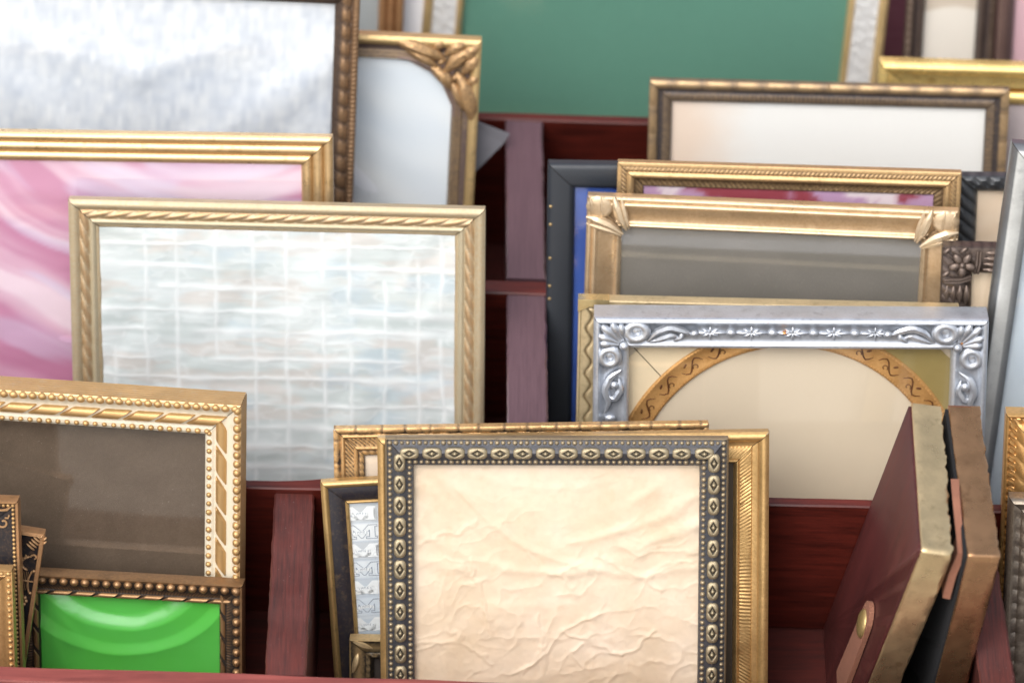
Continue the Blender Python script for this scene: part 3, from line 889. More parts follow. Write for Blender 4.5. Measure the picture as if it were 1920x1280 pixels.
fr = Frame('picture_frame', 'black frame corner with gold scrolls and beaded gold rim, upper left edge', (-230, 920), (38, 928), 0.0350)
prof = [(0, 0), (0, 26), (1, 29), (5, 29), (7, 26), (8, 25), (14, 24), (16, 23), (50, 22), (52, 25), (57, 25), (58, 20), (58, 8)]
fr.moulding(prof, BLK, tone=lambda u, t: band(u, -2, 6.5, .5) * 0.95 + band(u, 51, 60, .5) * 0.9, dt=4)
fr.along(dome(mat=GB), 'bead', 10.5, 24.5, 8.6, (3.7, 3.7, 4), sides=(0, 1))
P = Q(fr, 1); k = fr.px
m = MB()
m.tube([P(13, 12, 24), P(22, 19, 25), P(33, 21, 24), P(48, 18, 23)], [1.2 * k, 3 * k, 2.4 * k, 1.2 * k], 6)
m.tube(spiral(P, 30, 46, 12, 3, -0.3, 5.2, 24), [2.1 * k] * 16, 6)
m.tube([P(18, 30, 24), P(20, 36, 25), P(26, 36, 24)], 2 * k, 6)
m.build('scroll', OG, fr.o)
m = MB(); m.tube(spiral(P, 46, 96, 26, 26, -1.4, 1.6, 24, 20), [2.4 * k] * 20, 6); m.build('scroll', OG, fr.o)
fr.picture(PAPER, 3, None, flat((70, 60, 54)), 80); fr.backing()

fr = Frame('picture_frame', 'warm gold frame edged with a row of beads, lower left corner', (-220, 1050), (27, 1058), 0.0225)
G9 = gilt('warm_gold', L3(216, 168, 96), L3(132, 88, 46), 0.92, 0.6, 0.32, 0.45, 0.4)
prof = [(0, 0), (0, 24), (1, 26), (3, 26), (4, 24), (12, 23), (14, 24), (20, 18), (30, 14), (40, 16), (46, 12), (47, 6)]
fr.moulding(prof, G9, tone=lambda u, t: 0.9 - 0.3 * band(u, 15, 30, 3) + 0 * t, dt=8)
fr.along(dome(mat=GB, nu=10), 'bead', 8, 23.5, 12.2, (5.0, 4.6, 5), jitter=0.06, sides=(0, 1))
fr.picture(PAPER, 3, None, flat((196, 170, 140)), 80); fr.backing()

# ================================================================== SECOND ROW, left
fr = Frame('picture_frame', 'cream-gold rope-twist frame with lace-like white and grey woven sheet', (130, 367), (911, 386), 0.1800, yaw=0.9, ds=0.7)
G4 = gilt('cream_gold_twist', L3(196, 156, 104), L3(186, 174, 146), 0.75, 0.35, 0.38, 0.5, 0.6)
prof = [(0, 0), (0, 24)] + arc(0, 18, 26, 28, 7, 8) + [(19, 25), (20, 24)] + [(u, 24 + 6 * math.sin(math.pi * (u - 20) / 17)) for u in np.linspace(21, 37, 10)] + [(38, 23)] + arc(39, 50, 22, 20, 6, 7) + [(51, 17), (54, 17), (57, 14), (58, 6)]
ph4 = lambda u, t: saw(t + (u - 20) * 2.3, 37)
def rl(u, t):
    q = ph4(u, t); return 4.2 * band(u, 20, 37.5, .8) * (np.sin(np.pi * q) ** 0.7 - 0.75) + 1.4 * band(u, 51, 57, .6) * (lobes(t, 6, 1) - .5)
def tn(u, t):
    q = ph4(u, t); return band(u, 20, 37.5, .8) * (0.35 + 0.6 * np.sin(np.pi * q)) + 0.25 * band(u, 0, 18, 2) + 0.4 * band(u, 51, 58, .6)
fr.moulding(prof, G4, rl, tn, dt=2.2)
VL = [25, 85, 145, 220, 290, 352, 420, 470, 535, 600, 645]; HL = [30, 75, 118, 165, 205, 262, 300, 352, 400, 440, 480, 520]
def lacef(X, Y):
    wx = X + 14 * (fbm(X / 90, Y / 90, 31) - 0.5) + 3 * (fbm(X / 18, Y / 18, 33) - 0.5); wy = Y + 12 * (fbm(X / 120, Y / 70, 41) - 0.5) + 5 * (fbm(X / 22, Y / 22, 43) - 0.5)
    m_ = np.zeros_like(X)
    for i, v in enumerate(VL):
        on = sstep(0.25, 0.4, vnoise(Y / 95 + i * 7.3, Y * 0 + i * 3.1, 51))
        m_ = np.maximum(m_, np.exp(-((wx - v) / 4.2) ** 2) * on * (0.55 + 0.45 * vnoise(X / 14, Y / 30, 66)))
    for i, h_ in enumerate(HL):
        on = sstep(0.22, 0.42, vnoise(X / 110 + i * 5.7, X * 0 + i * 2.3, 57))
        m_ = np.maximum(m_, np.exp(-((wy - h_) / (2.6 + 7 * vnoise(X / 60, X * 0 + i, 58) ** 2)) ** 2) * on * 0.95)
    curl = 1 - np.abs(2 * fbm(wx / 70, wy / 26, 63, 3) - 1)
    m_ = np.maximum(m_, sstep(0.86, 0.98, curl) * 0.35)
    return m_
def lacec(X, Y):
    base = blend((200, 209, 210), (224, 230, 233), np.clip(fbm(X / 130, Y / 14, 71) * 1.9 - 0.45, 0, 1))
    pe = sstep(0.55, 0.72, fbm(X / 120, Y / 34, 83)); base = blend(base, np.array((218, 203, 196.)), pe * 0.45)
    bl = sstep(0.56, 0.75, fbm(X / 90, Y / 50, 87)); base = blend(base, np.array((186, 206, 222.)), bl * 0.4)
    return blend(base, np.array((240, 243, 246.)), lacef(X, Y) * 0.9)
fr.picture(SATIN, 5, lambda X, Y: 1.0 * lacef(X, Y) + 3.0 * fbm(X / 90, Y / 40, 17, 3) + 8 * fbm(X / 60 + Y / 95, Y / 240 - X / 300, 23, 2), lacec, 2.6, 'woven_sheet')
fr.glass(23); fr.backing()

fr = Frame('picture_frame', 'triple-ridged gold frame with marbled pink sheet, behind the rope-twist frame', (-260, 237), (625, 251), 0.2000, ds=0.7)
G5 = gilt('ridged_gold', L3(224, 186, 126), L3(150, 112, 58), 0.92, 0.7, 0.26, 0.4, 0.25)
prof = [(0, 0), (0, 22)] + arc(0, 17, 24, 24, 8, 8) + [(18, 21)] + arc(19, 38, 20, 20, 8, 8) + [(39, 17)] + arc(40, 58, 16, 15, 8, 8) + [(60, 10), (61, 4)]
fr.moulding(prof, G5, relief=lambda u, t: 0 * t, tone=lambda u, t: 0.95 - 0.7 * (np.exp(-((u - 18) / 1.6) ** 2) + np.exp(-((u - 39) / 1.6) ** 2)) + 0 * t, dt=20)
def pinkc(X, Y):
    wx = X + 60 * (fbm(X / 260, Y / 260, 11) - .5); wy = Y + 60 * (fbm(X / 260, Y / 260, 13) - .5)
    an = np.arctan2(wy + 360, wx - 640); r = np.hypot(wx - 640, (wy + 360) * 1.1)
    s_ = fbm(r / 70, an * 1.3, 19, 2); s2 = fbm(r / 22, an * 1.8, 23, 2)
    c = blend((200, 138, 170), (234, 210, 223), sstep(0.4, 0.68, s_ * 0.72 + s2 * 0.28))
    c = blend(c, np.array((188, 118, 154.)), sstep(330, 430, Y) * 0.8 * (1 - 0.5 * s2))
    c = blend(c, np.array((214, 206, 232.)), sstep(0.6, 0.72, fbm(r / 45, an * 2.4, 37, 2)) * 0.45)
    return blend(c, np.array((236, 218, 224.)), sstep(0.62, 0.75, fbm(X / 30, Y / 160, 41)) * sstep(400, 480, Y) * 0.6)
fr.picture(SATIN, 4, lambda X, Y: 5 * fbm(X / 160, Y / 60, 5), pinkc, 5, 'marbled_sheet')
fr.glass(10); fr.backing()

# ================================================================== THIRD ROW, left
fr = Frame('picture_frame', 'tall brown-gold frame with egg-and-bead edge around white textured cloth', (-300, -84), (677, -38), 0.2660, yaw=0.1)
B1 = gilt('brown_gold_egg', L3(176, 134, 88), L3(74, 60, 52), 0.85, 0.3, 0.38, 0.5, 0.4)
prof = [(0, 0), (0, 24), (2, 26), (5, 28), (9, 28), (12, 24), (15, 22), (17, 23), (20, 26), (25, 29), (30, 28), (34, 24), (38, 20), (42, 18), (46, 15), (47, 6)]
fr.moulding(prof, B1, relief=lambda u, t: 4 * band(u, 16, 35, 1.5) * (lobes(t + u * 0.4, 33, 0.7) - 0.6) + 2.4 * band(u, 2, 12, 1) * (lobes(t, 9, 1) - .5), tone=lambda u, t: band(u, 16, 33, 2) * lobes(t + u * 0.4, 33, 0.8) * 0.9 + 0.75 * band(u, 0, 12, 1), dt=2.4)
def clothf(X, Y):
    h = 2.5 * fbm(X / 26, Y / 60, 3) + 2.0 * vnoise(X / 7, Y / 9, 5) + 1.2 * vnoise(X / 4, Y / 30, 6)
    for (x0, y0, x1, y1, a, wd) in ((910, 80, 560, 370, 16, 34), (860, 150, 640, 380, 10, 26), (230, 90, 520, 160, 12, 36), (520, 160, 700, 90, 9, 30), (230, 160, 420, 330, 12, 40)):
        dx, dy = x1 - x0, y1 - y0; t = np.clip(((X - x0) * dx + (Y - y0) * dy) / (dx * dx + dy * dy), 0, 1)
        h += a * np.exp(-(np.hypot(X - x0 - t * dx, Y - y0 - t * dy) / wd) ** 2)
    return h
fr.picture(SATIN, 2, lambda X, Y: np.minimum(0.42 * clothf(X, Y), 11), lambda X, Y: blend((192, 200, 215), (240, 242, 246), np.clip(vnoise(X / 9, Y / 26, 8) * 0.45 + vnoise(X / 16, Y / 14, 9) * 0.3 + fbm(X / 60, Y / 60, 2) * 0.45 - 0.05, 0, 1)), 4, 'white_cloth')
fr.glass(14); fr.backing()

fr = Frame('picture_frame', 'gold frame with round-cornered opening and carved leaf corner, white satin inside', (545, 50), (904, 68), 0.2880, yaw=0.0)
B2 = gilt('gold_and_brown_reed', L3(222, 186, 116), L3(92, 78, 74), 0.85, 0.2, 0.34, 0.5, 0.3)
prof = [(0, 0), (0, 26)] + arc(0, 18, 27, 25, 5, 7) + [(19, 20), (21, 18), (29, 17), (31, 19), (34, 21), (37, 19), (40, 21), (43, 18), (46, 19), (49, 15), (51, 8)]
fr.moulding(prof, B2, relief=lambda u, t: 0 * t, tone=lambda u, t: (u < 19) * 0.95 + 0.22 * band(u, 30, 50, 1) + 0 * t, dt=12)
P = Q(fr, 1); k = fr.px
m = MB()     # spandrel that rounds the opening
n = 16; Rr = 108; top = []; v = []; f = []
for i in range(n + 1):
    a = math.pi / 2 * i / n
    cu, cv = 49 + Rr - Rr * math.cos(a), 49 + Rr - Rr * math.sin(a)
    ou, ov = (47, 47 + Rr) if i == 0 else ((47 + Rr, 47) if i == n else (47, 47))
    nrm = (math.cos(a), math.sin(a))
    for (off, d) in ((0, 8), (0.0, 16), (-4, 20), (-9, 18), (-14, 21), (-19, 17)):
        v.append(P(cu + off * nrm[0] * 1, cv + off * nrm[1] * 1, d))
    v.append(P(min(cu, 60) if i < n else 60 + Rr * 0.8, min(cv, 60), 16))
kk = 7
for i in range(n):
    for q in range(kk - 1): f.append((i * kk + q, i * kk + q + 1, (i + 1) * kk + q + 1, (i + 1) * kk + q))
m.add(v, f); m.add([P(44, 150, 15.4), P(44, 44, 15.4), P(150, 44, 15.4), P(96, 70, 15.4), P(70, 96, 15.4)], [(0, 1, 2, 3, 4)])
m.build('rounded_corner', paint('brown_reed', L3(128, 108, 98), 0.45, 0.3), fr.o)
LF = gilt('leaf_carving', L3(206, 160, 96), L3(84, 66, 56), 0.85, 0.3, 0.38, 0.5, 0.85, tone=0.72)
m = MB()
def leafpath(m, pts, rr, d0=24, n=12, sides=7):
    q = [Vector(P(p[0], p[1], d0 + (p[2] if len(p) > 2 else 0))) for p in pts]
    path = []
    for i in range(n):
        t = i / (n - 1) * (len(q) - 1); j = min(int(t), len(q) - 2); path.append(q[j].lerp(q[j + 1], t - j))
    m.tube(path, [max(0.5, rr * math.sin(math.pi * (0.08 + 0.86 * i / (n - 1)))) * k for i in range(n)], sides)
for pts, rr in ((((2, 6), (18, 22), (40, 40)), 9), (((4, 24), (16, 44), (30, 62)), 9), (((24, 4), (44, 16), (62, 30)), 9), (((10, 14), (40, 34), (62, 62)), 10), (((150, 8), (118, 14), (84, 26), (60, 40)), 11), (((130, 20), (100, 34), (74, 52)), 8), (((8, 150), (14, 118), (26, 84), (40, 60)), 11), (((20, 130), (34, 100), (52, 74)), 8), (((2, 60), (12, 74), (24, 80)), 7), (((60, 2), (74, 12), (80, 24)), 7), (((46, 92), (60, 70), (84, 52)), 9)):
    leafpath(m, [(p[0] * 1.1, p[1] * 1.1) for p in pts], rr * 1.45)
for (u, v_) in ((60, 60), (74, 46), (46, 76), (66, 76), (80, 62)): m.ell(P(u, v_, 25), (8 * k, 5 * k, 6 * k), 0.8)
m.build('leaf_carving', LF, fr.o)
fr.picture(SATIN, 4, lambda X, Y: 6 * fbm(X / 120 - Y / 90, Y / 160, 12, 2), lambda X, Y: blend((222, 231, 242), (247, 248, 249), np.clip(fbm(X / 110 - Y / 80, Y / 140, 12, 2) * 1.8 - 0.4, 0, 1)), 6, 'white_satin')
fr.glass(8); fr.backing()
# prop strut sticking out behind
x, z = fr.W / 2, fr.H
v = [(x - 60 * k, 1 * k, z - 150 * k), (x + 62 * k, 26 * k, z - 202 * k), (x + 52 * k, 30 * k, z - 222 * k), (x - 40 * k, 26 * k, z - 330 * k)]
v2 = [(a, b + 5 * k, c) for a, b, c in v]
obj('prop_strut', mesh('prop_strut', v + v2, [(0, 1, 2, 3), (7, 6, 5, 4), (0, 4, 5, 1), (1, 5, 6, 2), (2, 6, 7, 3), (3, 7, 4, 0)], paint('grey_strut', L3(116, 116, 122), 0.75), 0), fr.o, label='grey card prop strut sticking out behind')

# ================================================================== SECOND ROW, right
# --- silver frame with carved corners and an oval gold mat
fr = Frame('picture_frame', 'carved silver frame with flower corners and oval gilt mat over beige paper', (1113, 571), (1850, 575), 0.1390)
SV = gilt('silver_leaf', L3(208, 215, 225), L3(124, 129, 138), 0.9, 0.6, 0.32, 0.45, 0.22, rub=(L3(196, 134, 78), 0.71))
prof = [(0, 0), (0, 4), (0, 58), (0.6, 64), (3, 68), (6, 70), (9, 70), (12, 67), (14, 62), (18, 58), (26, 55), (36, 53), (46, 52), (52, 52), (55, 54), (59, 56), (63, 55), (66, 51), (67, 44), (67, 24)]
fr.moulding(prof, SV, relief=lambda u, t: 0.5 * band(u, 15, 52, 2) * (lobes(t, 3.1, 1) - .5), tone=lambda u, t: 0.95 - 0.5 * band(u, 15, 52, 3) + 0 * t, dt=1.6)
SO = gilt('silver_ornament', L3(212, 218, 227), L3(124, 128, 136), 1.0, 0.6, 0.26, 0.42, 0.3, tone=0.88, rub=(L3(206, 142, 82), 0.69))
for side in (0, 1):
    P = Q(fr, side); k = fr.px; sg = -1 if side == 0 else 1
    m = MB()
    # two cupped petals, pearl, fan of leaves in the corner
    for (u, v_, ru, rv) in ((80, 29, 1.18, 1.0), (30, 80, 1.0, 1.1)):
        m.ring(P(u, v_, 62), 15 * k, 8.5 * k, 0, 9 * k, ru, 20, 8); m.ell(P(u, v_, 57), (13 * ru * k, 4 * k, 13 * k))
        m.ell(P(u - 9 if u > 50 else u + 8, v_ + 14 if u > 50 else v_ - 14, 63), (14 * k, 7 * k, 9 * k), 0.4 * sg)
    m.ell(P(57, 57, 66), (9 * k, 8 * k, 9 * k), 0, 12, 8)
    for a, l in ((8, 50), (25, 58), (45, 66), (64, 58), (82, 50)):
        a = R(a); pts = [(57 - 10 * math.cos(a), 57 - 10 * math.sin(a)), (57 - l * 0.6 * math.cos(a), 57 - l * 0.6 * math.sin(a)), (57 - l * math.cos(a) * 0.9, 57 - l * math.sin(a) * 0.9)]
        path = [Vector(P(p[0], p[1], 62 + 3 * i)) for i, p in enumerate(pts)]
        m.tube([path[0], path[0].lerp(path[1], .5), path[1], path[1].lerp(path[2], .6), path[2]], [2.5 * k, 5 * k, 8 * k, 8.5 * k, 4 * k], 8)
    m.build('corner_flower', SO, fr.o)
    m = MB()   # scrolling leaf along the top rail
    leafpath(m, ((100, 50), (118, 30), (142, 20), (168, 28), (186, 36)), 8.5, 60)
    leafpath(m, ((104, 52), (126, 44), (146, 36), (164, 46)), 7.5, 57)
    leafpath(m, ((150, 50), (164, 40), (166, 28)), 6, 58)
    m.ell(P(188, 32, 62), (9 * k, 7 * k, 7 * k), 0.3)
    m.build('scroll_leaf', SO, fr.o)
    m = MB()   # and down the stile
    leafpath(m, ((52, 108), (32, 122), (22, 148), (30, 172), (22, 196)), 8, 60)
    leafpath(m, ((48, 126), (52, 148), (40, 168), (24, 160)), 7.5, 58)
    m.ell(P(40, 138, 62), (8 * k, 6 * k, 9 * k), 0.3); m.ell(P(32, 206, 58), (11 * k, 6 * k, 8 * k))
    m.build('scroll_leaf', SO, fr.o)
bd = dome(mat=SO, nu=10)
P = Q(fr, 0); k = fr.px
for i in range(5):
    for (uu, what) in ((218 + 77 * i, 'star'), (257 + 77 * i, 'pearl')):
        if what == 'pearl':
            if i == 4: continue
            o = obj('pearl', bd, fr.o); o.matrix_local = Matrix.Translation(P(uu, 33, 53)) @ Matrix.Diagonal((10 * k, 9 * k, 8.5 * k, 1))
        else:
            m = MB()
            for a in (0, 38, 90, 142, 180, 218, 270, 322):
                l = 30 if a in (0, 180) else 18
                c = (uu + 0.5 * l * math.cos(R(a)), 33 + 0.5 * l * 0.62 * math.sin(R(a)))
                m.ell(P(c[0], c[1], 54), (0.55 * l * k, 5.5 * k, 3.4 * k), -math.atan2(0.62 * math.sin(R(a)), math.cos(R(a))), 8, 5)
            m.build('star', SO, fr.o)
def ovc(X, Y):
    c = blend((206, 190, 168), (216, 200, 178), fbm(X / 160, Y / 160, 3))
    return c
fr.picture(PAPER, 22, None, ovc, 20, 'beige_paper')
# mat: corner plates plus the raised gilt oval band
k = fr.px; w0 = fr.w - 1.5 * k
ocx, ocz = 2 * k, fr.H - 385 * k
ai, ao, bi, bo = 298 * k, 343 * k, 312 * k, 358 * k
def ovalpt(a, t, d):
    return (ocx + (ai + (ao - ai) * t) * math.cos(a), -d * k, ocz + (bi + (bo - bi) * t) * math.sin(a))
n = 140; tt = [0, 0.04, 0.12, 0.2, 0.5, 0.8, 0.88, 0.96, 1.0]; dd = [25, 28, 29.5, 28, 28.5, 28, 29.5, 28, 25]
v = [ovalpt(2 * math.pi * i / n, tt[j], dd[j]) for i in range(n) for j in range(len(tt))]
f = [(i * 9 + j, ((i + 1) % n) * 9 + j, ((i + 1) % n) * 9 + j + 1, i * 9 + j + 1) for i in range(n) for j in range(8)]
GO = gilt('oval_gilt', L3(228, 172, 88), L3(170, 110, 48), 0.8, 0.5, 0.36, 0.5, 0.4, tone=0.85)
ov = obj('oval_band', mesh('oval_band', v, f, GO, 60), fr.o, label='gilt oval band engraved with leaf scrolls')
GK = paint('engraved_brown', L3(96, 54, 22), 0.6, 0.3)
for half in (0, 1):
    m = MB()
    for q in range(9):
        a = R(100 + 10.5 * q) if half == 0 else R(80 - 10.5 * q); s_ = 1 if half == 0 else -1
        pts = [ovalpt(a + s_ * R(t * 8.5), 0.5 + 0.24 * math.sin(2 * math.pi * t), 28.9) for t in np.linspace(0, 1, 9)]
        m.tube(pts, [k * (0.6 + 1.2 * math.sin(math.pi * i / 8)) for i in range(9)], 5)
        cur = [ovalpt(a + s_ * R(3.2 + (1.2 - 0.9 * t) * math.cos(5 * t)), 0.36 + (0.17 - 0.13 * t) * math.sin(5 * t), 28.9) for t in np.linspace(0, 1, 9)]
        m.tube(cur, 1.0 * k, 5)
        m.ell(ovalpt(a + s_ * R(6.2), 0.66, 28.6), (5.5 * k, 1 * k, 2.4 * k), a + math.pi / 2 + 0.6, 8, 4)
    m.build('engraved_scroll', GK, ov)
dm = dome(nu=6, nv=2, mat=GO)
for t in (0.1, 0.9):
    N = 300
    m = MB()
    for i in range(N):
        a = 2 * math.pi * i / N
        if 0.05 < math.sin(a): m.ell(ovalpt(a, t, 29), (2.1 * k, 2.4 * k, 2.1 * k), 0, 6, 4)
    o = m.build('bead_rim', GO, ov); o['kind'] = 'stuff'
PLM = {0: paint('mat_cream', L3(226, 206, 174), 0.55), 1: paint('mat_olive', L3(150, 132, 82), 0.45, 0.2)}
for side in (0, 1):
    x0 = (-fr.W / 2 + w0) if side == 0 else (fr.W / 2 - w0); zt = fr.H - w0
    v = []; f = []
    N = 24
    for i in range(N + 1):
        a = math.pi / 2 + (math.pi / 2 * i / N if side == 0 else -math.pi / 2 * i / N)
        p = ovalpt(a, 0.92, 25.4); v.append((p[0], p[1], min(p[2], zt)))
        # matching point on the outer border of the plate
        q = (p[0], p[1], zt) if i < N * 0.6 else (x0, p[1], p[2] + (zt - p[2]) * max(0, 1 - (i - N * 0.6) / (N * 0.1)))
        v.append((q[0] if i >= N * 0.6 else q[0], q[1], q[2]))
    for i in range(N): f.append((2 * i, 2 * i + 1, 2 * i + 3, 2 * i + 2))
    obj('mat_corner', mesh('mat_corner', v, f, PLM[side], 0), fr.o)
m = MB(); P = Q(fr, 0); m.tube([P(76, 76, 25.9), P(142, 150, 25.9)], 0.8 * k, 5); m.build('mat_seam', paint('seam_dark', L3(70, 62, 50), 0.8), fr.o)
fr.glass(33); fr.backing()

# --- cream wavy frame with brass corner clip, just behind the silver one
fr = Frame('picture_frame', 'cream-gold frame with dark wavy line and brass corner clip, just behind silver frame', (1085, 551), (1798, 568), 0.1535, yaw=0.5)
WV = gilt('cream_wave', L3(214, 190, 140), L3(110, 92, 62), 0.7, 0.3, 0.36, 0.5, 0.3)
prof = [(0, 0), (0, 24), (1, 28), (4, 29), (6, 27), (8, 27)] + [(u, 27 + 1.5 * math.sin((u - 8) / 26 * math.pi)) for u in np.linspace(10, 34, 14)] + [(36, 24), (40, 26), (46, 25), (50, 20), (51, 8)]
wave = lambda u, t: np.exp(-((u - 21 - 5.5 * np.sin(2 * np.pi * t / 46)) / 2.6) ** 2)
fr.moulding(prof, WV, relief=lambda u, t: -3.0 * wave(u, t), tone=lambda u, t: 0.95 - 0.9 * wave(u, t), dt=2.4)
P = Q(fr, 0); k = fr.px
m = MB(); m.add([P(-0.8, -0.8, -0.5), P(58, -0.8, -0.5), P(58, -0.8, 30), P(-0.8, -0.8, 30), P(-0.8, 24, 30.6), P(20, 14, 30.6), P(58, 7, 30.6), P(-0.8, 24, -0.5)], [(0, 1, 2, 3), (3, 2, 6, 5, 4), (0, 3, 4, 7)])
m.build('corner_clip', gilt('clip_brass', L3(236, 214, 150), L3(150, 120, 60), 0.95, 0.8, 0.2, 0.3, 0.2, tone=0.9), fr.o, 0)
fr.picture(PAPER, 5, None, flat((200, 186, 166)), 80); fr.backing()

# --- dark carved frame with a flower corner (right)
fr = Frame('picture_frame', 'dark pewter carved frame with flower corner and ribbed leaves, right of champagne frame', (1766, 451), (1990, 455), 0.1640)
DP = gilt('dark_pewter', L3(126, 108, 96), L3(56, 46, 44), 0.9, 0.5, 0.34, 0.45, 0.4)
prof = [(0, 0), (0, 28), (2, 32), (8, 33), (20, 32), (36, 28), (46, 24), (54, 20), (58, 14), (59, 6)]
fr.moulding(prof, DP, relief=lambda u, t: 5 * band(u, 6, 50, 4) * (lobes(t + 0.5 * u, 19, 0.8) - 0.6) * sstep(60, 80, np.abs(t) + 0 * u), tone=lambda u, t: 0.2 + 0.5 * lobes(t + 0.5 * u, 19, 1) + 0 * u, dt=2)
P = Q(fr, 0); k = fr.px; DO = gilt('pewter_ornament', L3(140, 120, 106), L3(60, 50, 46), 0.92, 0.6, 0.3, 0.45, 0.4, tone=0.7)
m = MB()
for i in range(5):
    a = i * 2 * math.pi / 5 + 0.3; m.ell(P(38 + 15 * math.cos(a), 34 + 14 * math.sin(a), 36), (12 * k, 6 * k, 8 * k), -a)
m.ell(P(38, 34, 40), (6 * k, 6 * k, 6 * k))
for (u, v_) in ((8, 8), (40, 6), (8, 54)): m.ell(P(u, v_, 34), (10 * k, 5 * k, 5 * k), 0.7)
m.build('corner_flower', DO, fr.o)
m = MB()
for v_ in (64, 70): m.tube([P(6, v_ + 2, 33), P(34, v_, 36), P(56, v_ - 4, 28)], 3 * k, 6)
for i in range(4): leafpath(m, ((12 + i * 12, 78), (10 + i * 13, 96), (14 + i * 11, 116)), 6, 30)
m.build('ribbed_leaf', DO, fr.o)
m = MB()
for u in (66, 72): m.tube([P(u, 8, 33), P(u - 1, 30, 35), P(u - 4, 54, 28)], 3 * k, 6)
for i in range(4): leafpath(m, ((78, 12 + i * 11), (100, 10 + i * 12), (122, 14 + i * 10)), 6, 30)
m.build('ribbed_leaf', DO, fr.o)
fr.picture(PAPER, 4, None, flat((236, 214, 188)), 60); fr.glass(7); fr.backing()

# --- champagne frame with ribboned corners, grey card
fr = Frame('picture_frame', 'champagne gold frame with deep cove and ribbon-bound corners around grey card', (1102, 359), (1798, 389), 0.1795, yaw=0.7, ds=0.62)
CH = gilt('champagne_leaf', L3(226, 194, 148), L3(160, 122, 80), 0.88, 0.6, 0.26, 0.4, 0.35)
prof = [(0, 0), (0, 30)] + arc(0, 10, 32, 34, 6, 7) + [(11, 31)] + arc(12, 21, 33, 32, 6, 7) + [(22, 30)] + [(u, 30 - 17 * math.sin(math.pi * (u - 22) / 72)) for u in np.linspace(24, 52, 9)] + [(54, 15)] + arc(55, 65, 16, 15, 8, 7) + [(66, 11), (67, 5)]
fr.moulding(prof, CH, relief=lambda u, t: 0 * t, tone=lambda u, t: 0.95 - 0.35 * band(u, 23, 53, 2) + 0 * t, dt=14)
CO = gilt('champagne_ribbon', L3(226, 200, 160), L3(150, 116, 78), 0.88, 0.5, 0.28, 0.4, 0.35, tone=0.85)
for side in (0, 1):
    P = Q(fr, side); k = fr.px
    m = MB()
    leafpath(m, ((50, -1), (56, 18), (64, 42), (76, 66)), 9.5, 38); leafpath(m, ((64, 0), (68, 22), (74, 44), (80, 64)), 6.5, 34)
    m.build('ribbon', CO, fr.o)
    m = MB()
    leafpath(m, ((-1, 42), (20, 46), (44, 56), (70, 74)), 9.5, 38); leafpath(m, ((0, 56), (24, 62), (46, 68), (66, 78)), 6.5, 34)
    m.build('ribbon', CO, fr.o)
    m = MB(); m.ell(P(24, 22, 34), (26 * k, 6 * k, 23 * k), 0, 14, 8)
    leafpath(m, ((6, 2), (10, 20), (8, 40)), 5, 38); leafpath(m, ((26, 1), (28, 22), (30, 44)), 5, 38)
    m.build('corner_boss', CO, fr.o)
fr.picture(FELT, 4, None, lambda X, Y: blend((112, 108, 102), (128, 122, 116), fbm(X / 90, Y / 50, 9)), 10, 'grey_card')
fr.glass(8); fr.backing()

# --- gold beaded frame with red and lilac print
fr = Frame('picture_frame', 'gold frame with fine beaded rim and dark cove, strip of red and lilac print showing', (1158, 298), (1803, 318), 0.1955, yaw=0.6, ds=0.6)
G7 = gilt('fine_bead_gold', L3(218, 176, 112), L3(100, 80, 58), 0.88, 0.4, 0.34, 0.48, 0.4)
prof = [(0, 0), (0, 22), (1, 26), (4, 28), (10, 28), (13, 27), (16, 28), (20, 29), (24, 28), (27, 26)] + arc(28, 46, 26, 24, 7, 8) + [(48, 18), (55, 13), (62, 11), (69, 12), (72, 11), (73, 4)]
prof = [(u_ * 0.69, d_) for u_, d_ in prof]
fr.moulding(prof, G7, relief=lambda u, t: (lambda u: 2.8 * band(u, 13, 27, 1) * (lobes(t + u * 0.6, 8.5, 1) - .5) + 2.2 * band(u, 50, 71, 1) * (lobes(t - u * .5, 10, 1) - .5))(u / 0.69), tone=lambda u, t: (lambda u: 0.8 * (u < 13) + band(u, 13, 27, 1) * lobes(t + u * 0.6, 8.5, 1.2) * 0.85 + band(u, 27.5, 47, .7) * 0.95 + band(u, 50, 71, 1) * 0.3 * lobes(t - u * .5, 10, 1.5))(u / 0.69), dt=1.9)
def redc(X, Y):
    a = fbm(X / 70, Y / 70, 3); c = blend((158, 72, 84), (196, 158, 192), sstep(0.42, 0.56, a)); return blend(c, np.array((236, 220, 226.)), sstep(0.58, 0.7, fbm(X / 45, Y / 45, 8)))
fr.picture(SATIN, 4, None, redc, 8, 'red_print'); fr.glass(7); fr.backing()

# --- black leather frame with blue sheet
fr = Frame('picture_frame', 'black leather frame with tiny brass studs and blue sheet, beside the long divider', (1027, 299), (1300, 303), 0.2060, yaw=0.5)
BL = paint('black_leather', L3(46, 50, 56), 0.42, 0.0, 0.2, 80, 0.3)
prof = [(0, 0), (0.5, 14), (2, 19), (6, 22), (12, 23), (40, 22), (46, 19), (50, 14), (52, 8)]
fr.moulding(prof, BL)
bd = dome(mat=gilt('stud_brass', L3(190, 160, 100), L3(90, 70, 40), 0.9, 0.6, 0.3, 0.4, 0.2, tone=0.9))
for v_ in (86, 122, 190, 246, 272):
    o = obj('stud', bd, fr.o); P = Q(fr, 0); k = fr.px; o.matrix_local = Matrix.Translation(P(7, v_, 21.5)) @ Matrix.Diagonal((3.6 * k, 2.6 * k, 3.6 * k, 1))
fr.picture(SATIN, 5, None, lambda X, Y: blend((56, 84, 160), (70, 104, 190), fbm(X / 60, Y / 60, 3)), 20, 'blue_sheet'); fr.glass(8); fr.backing()

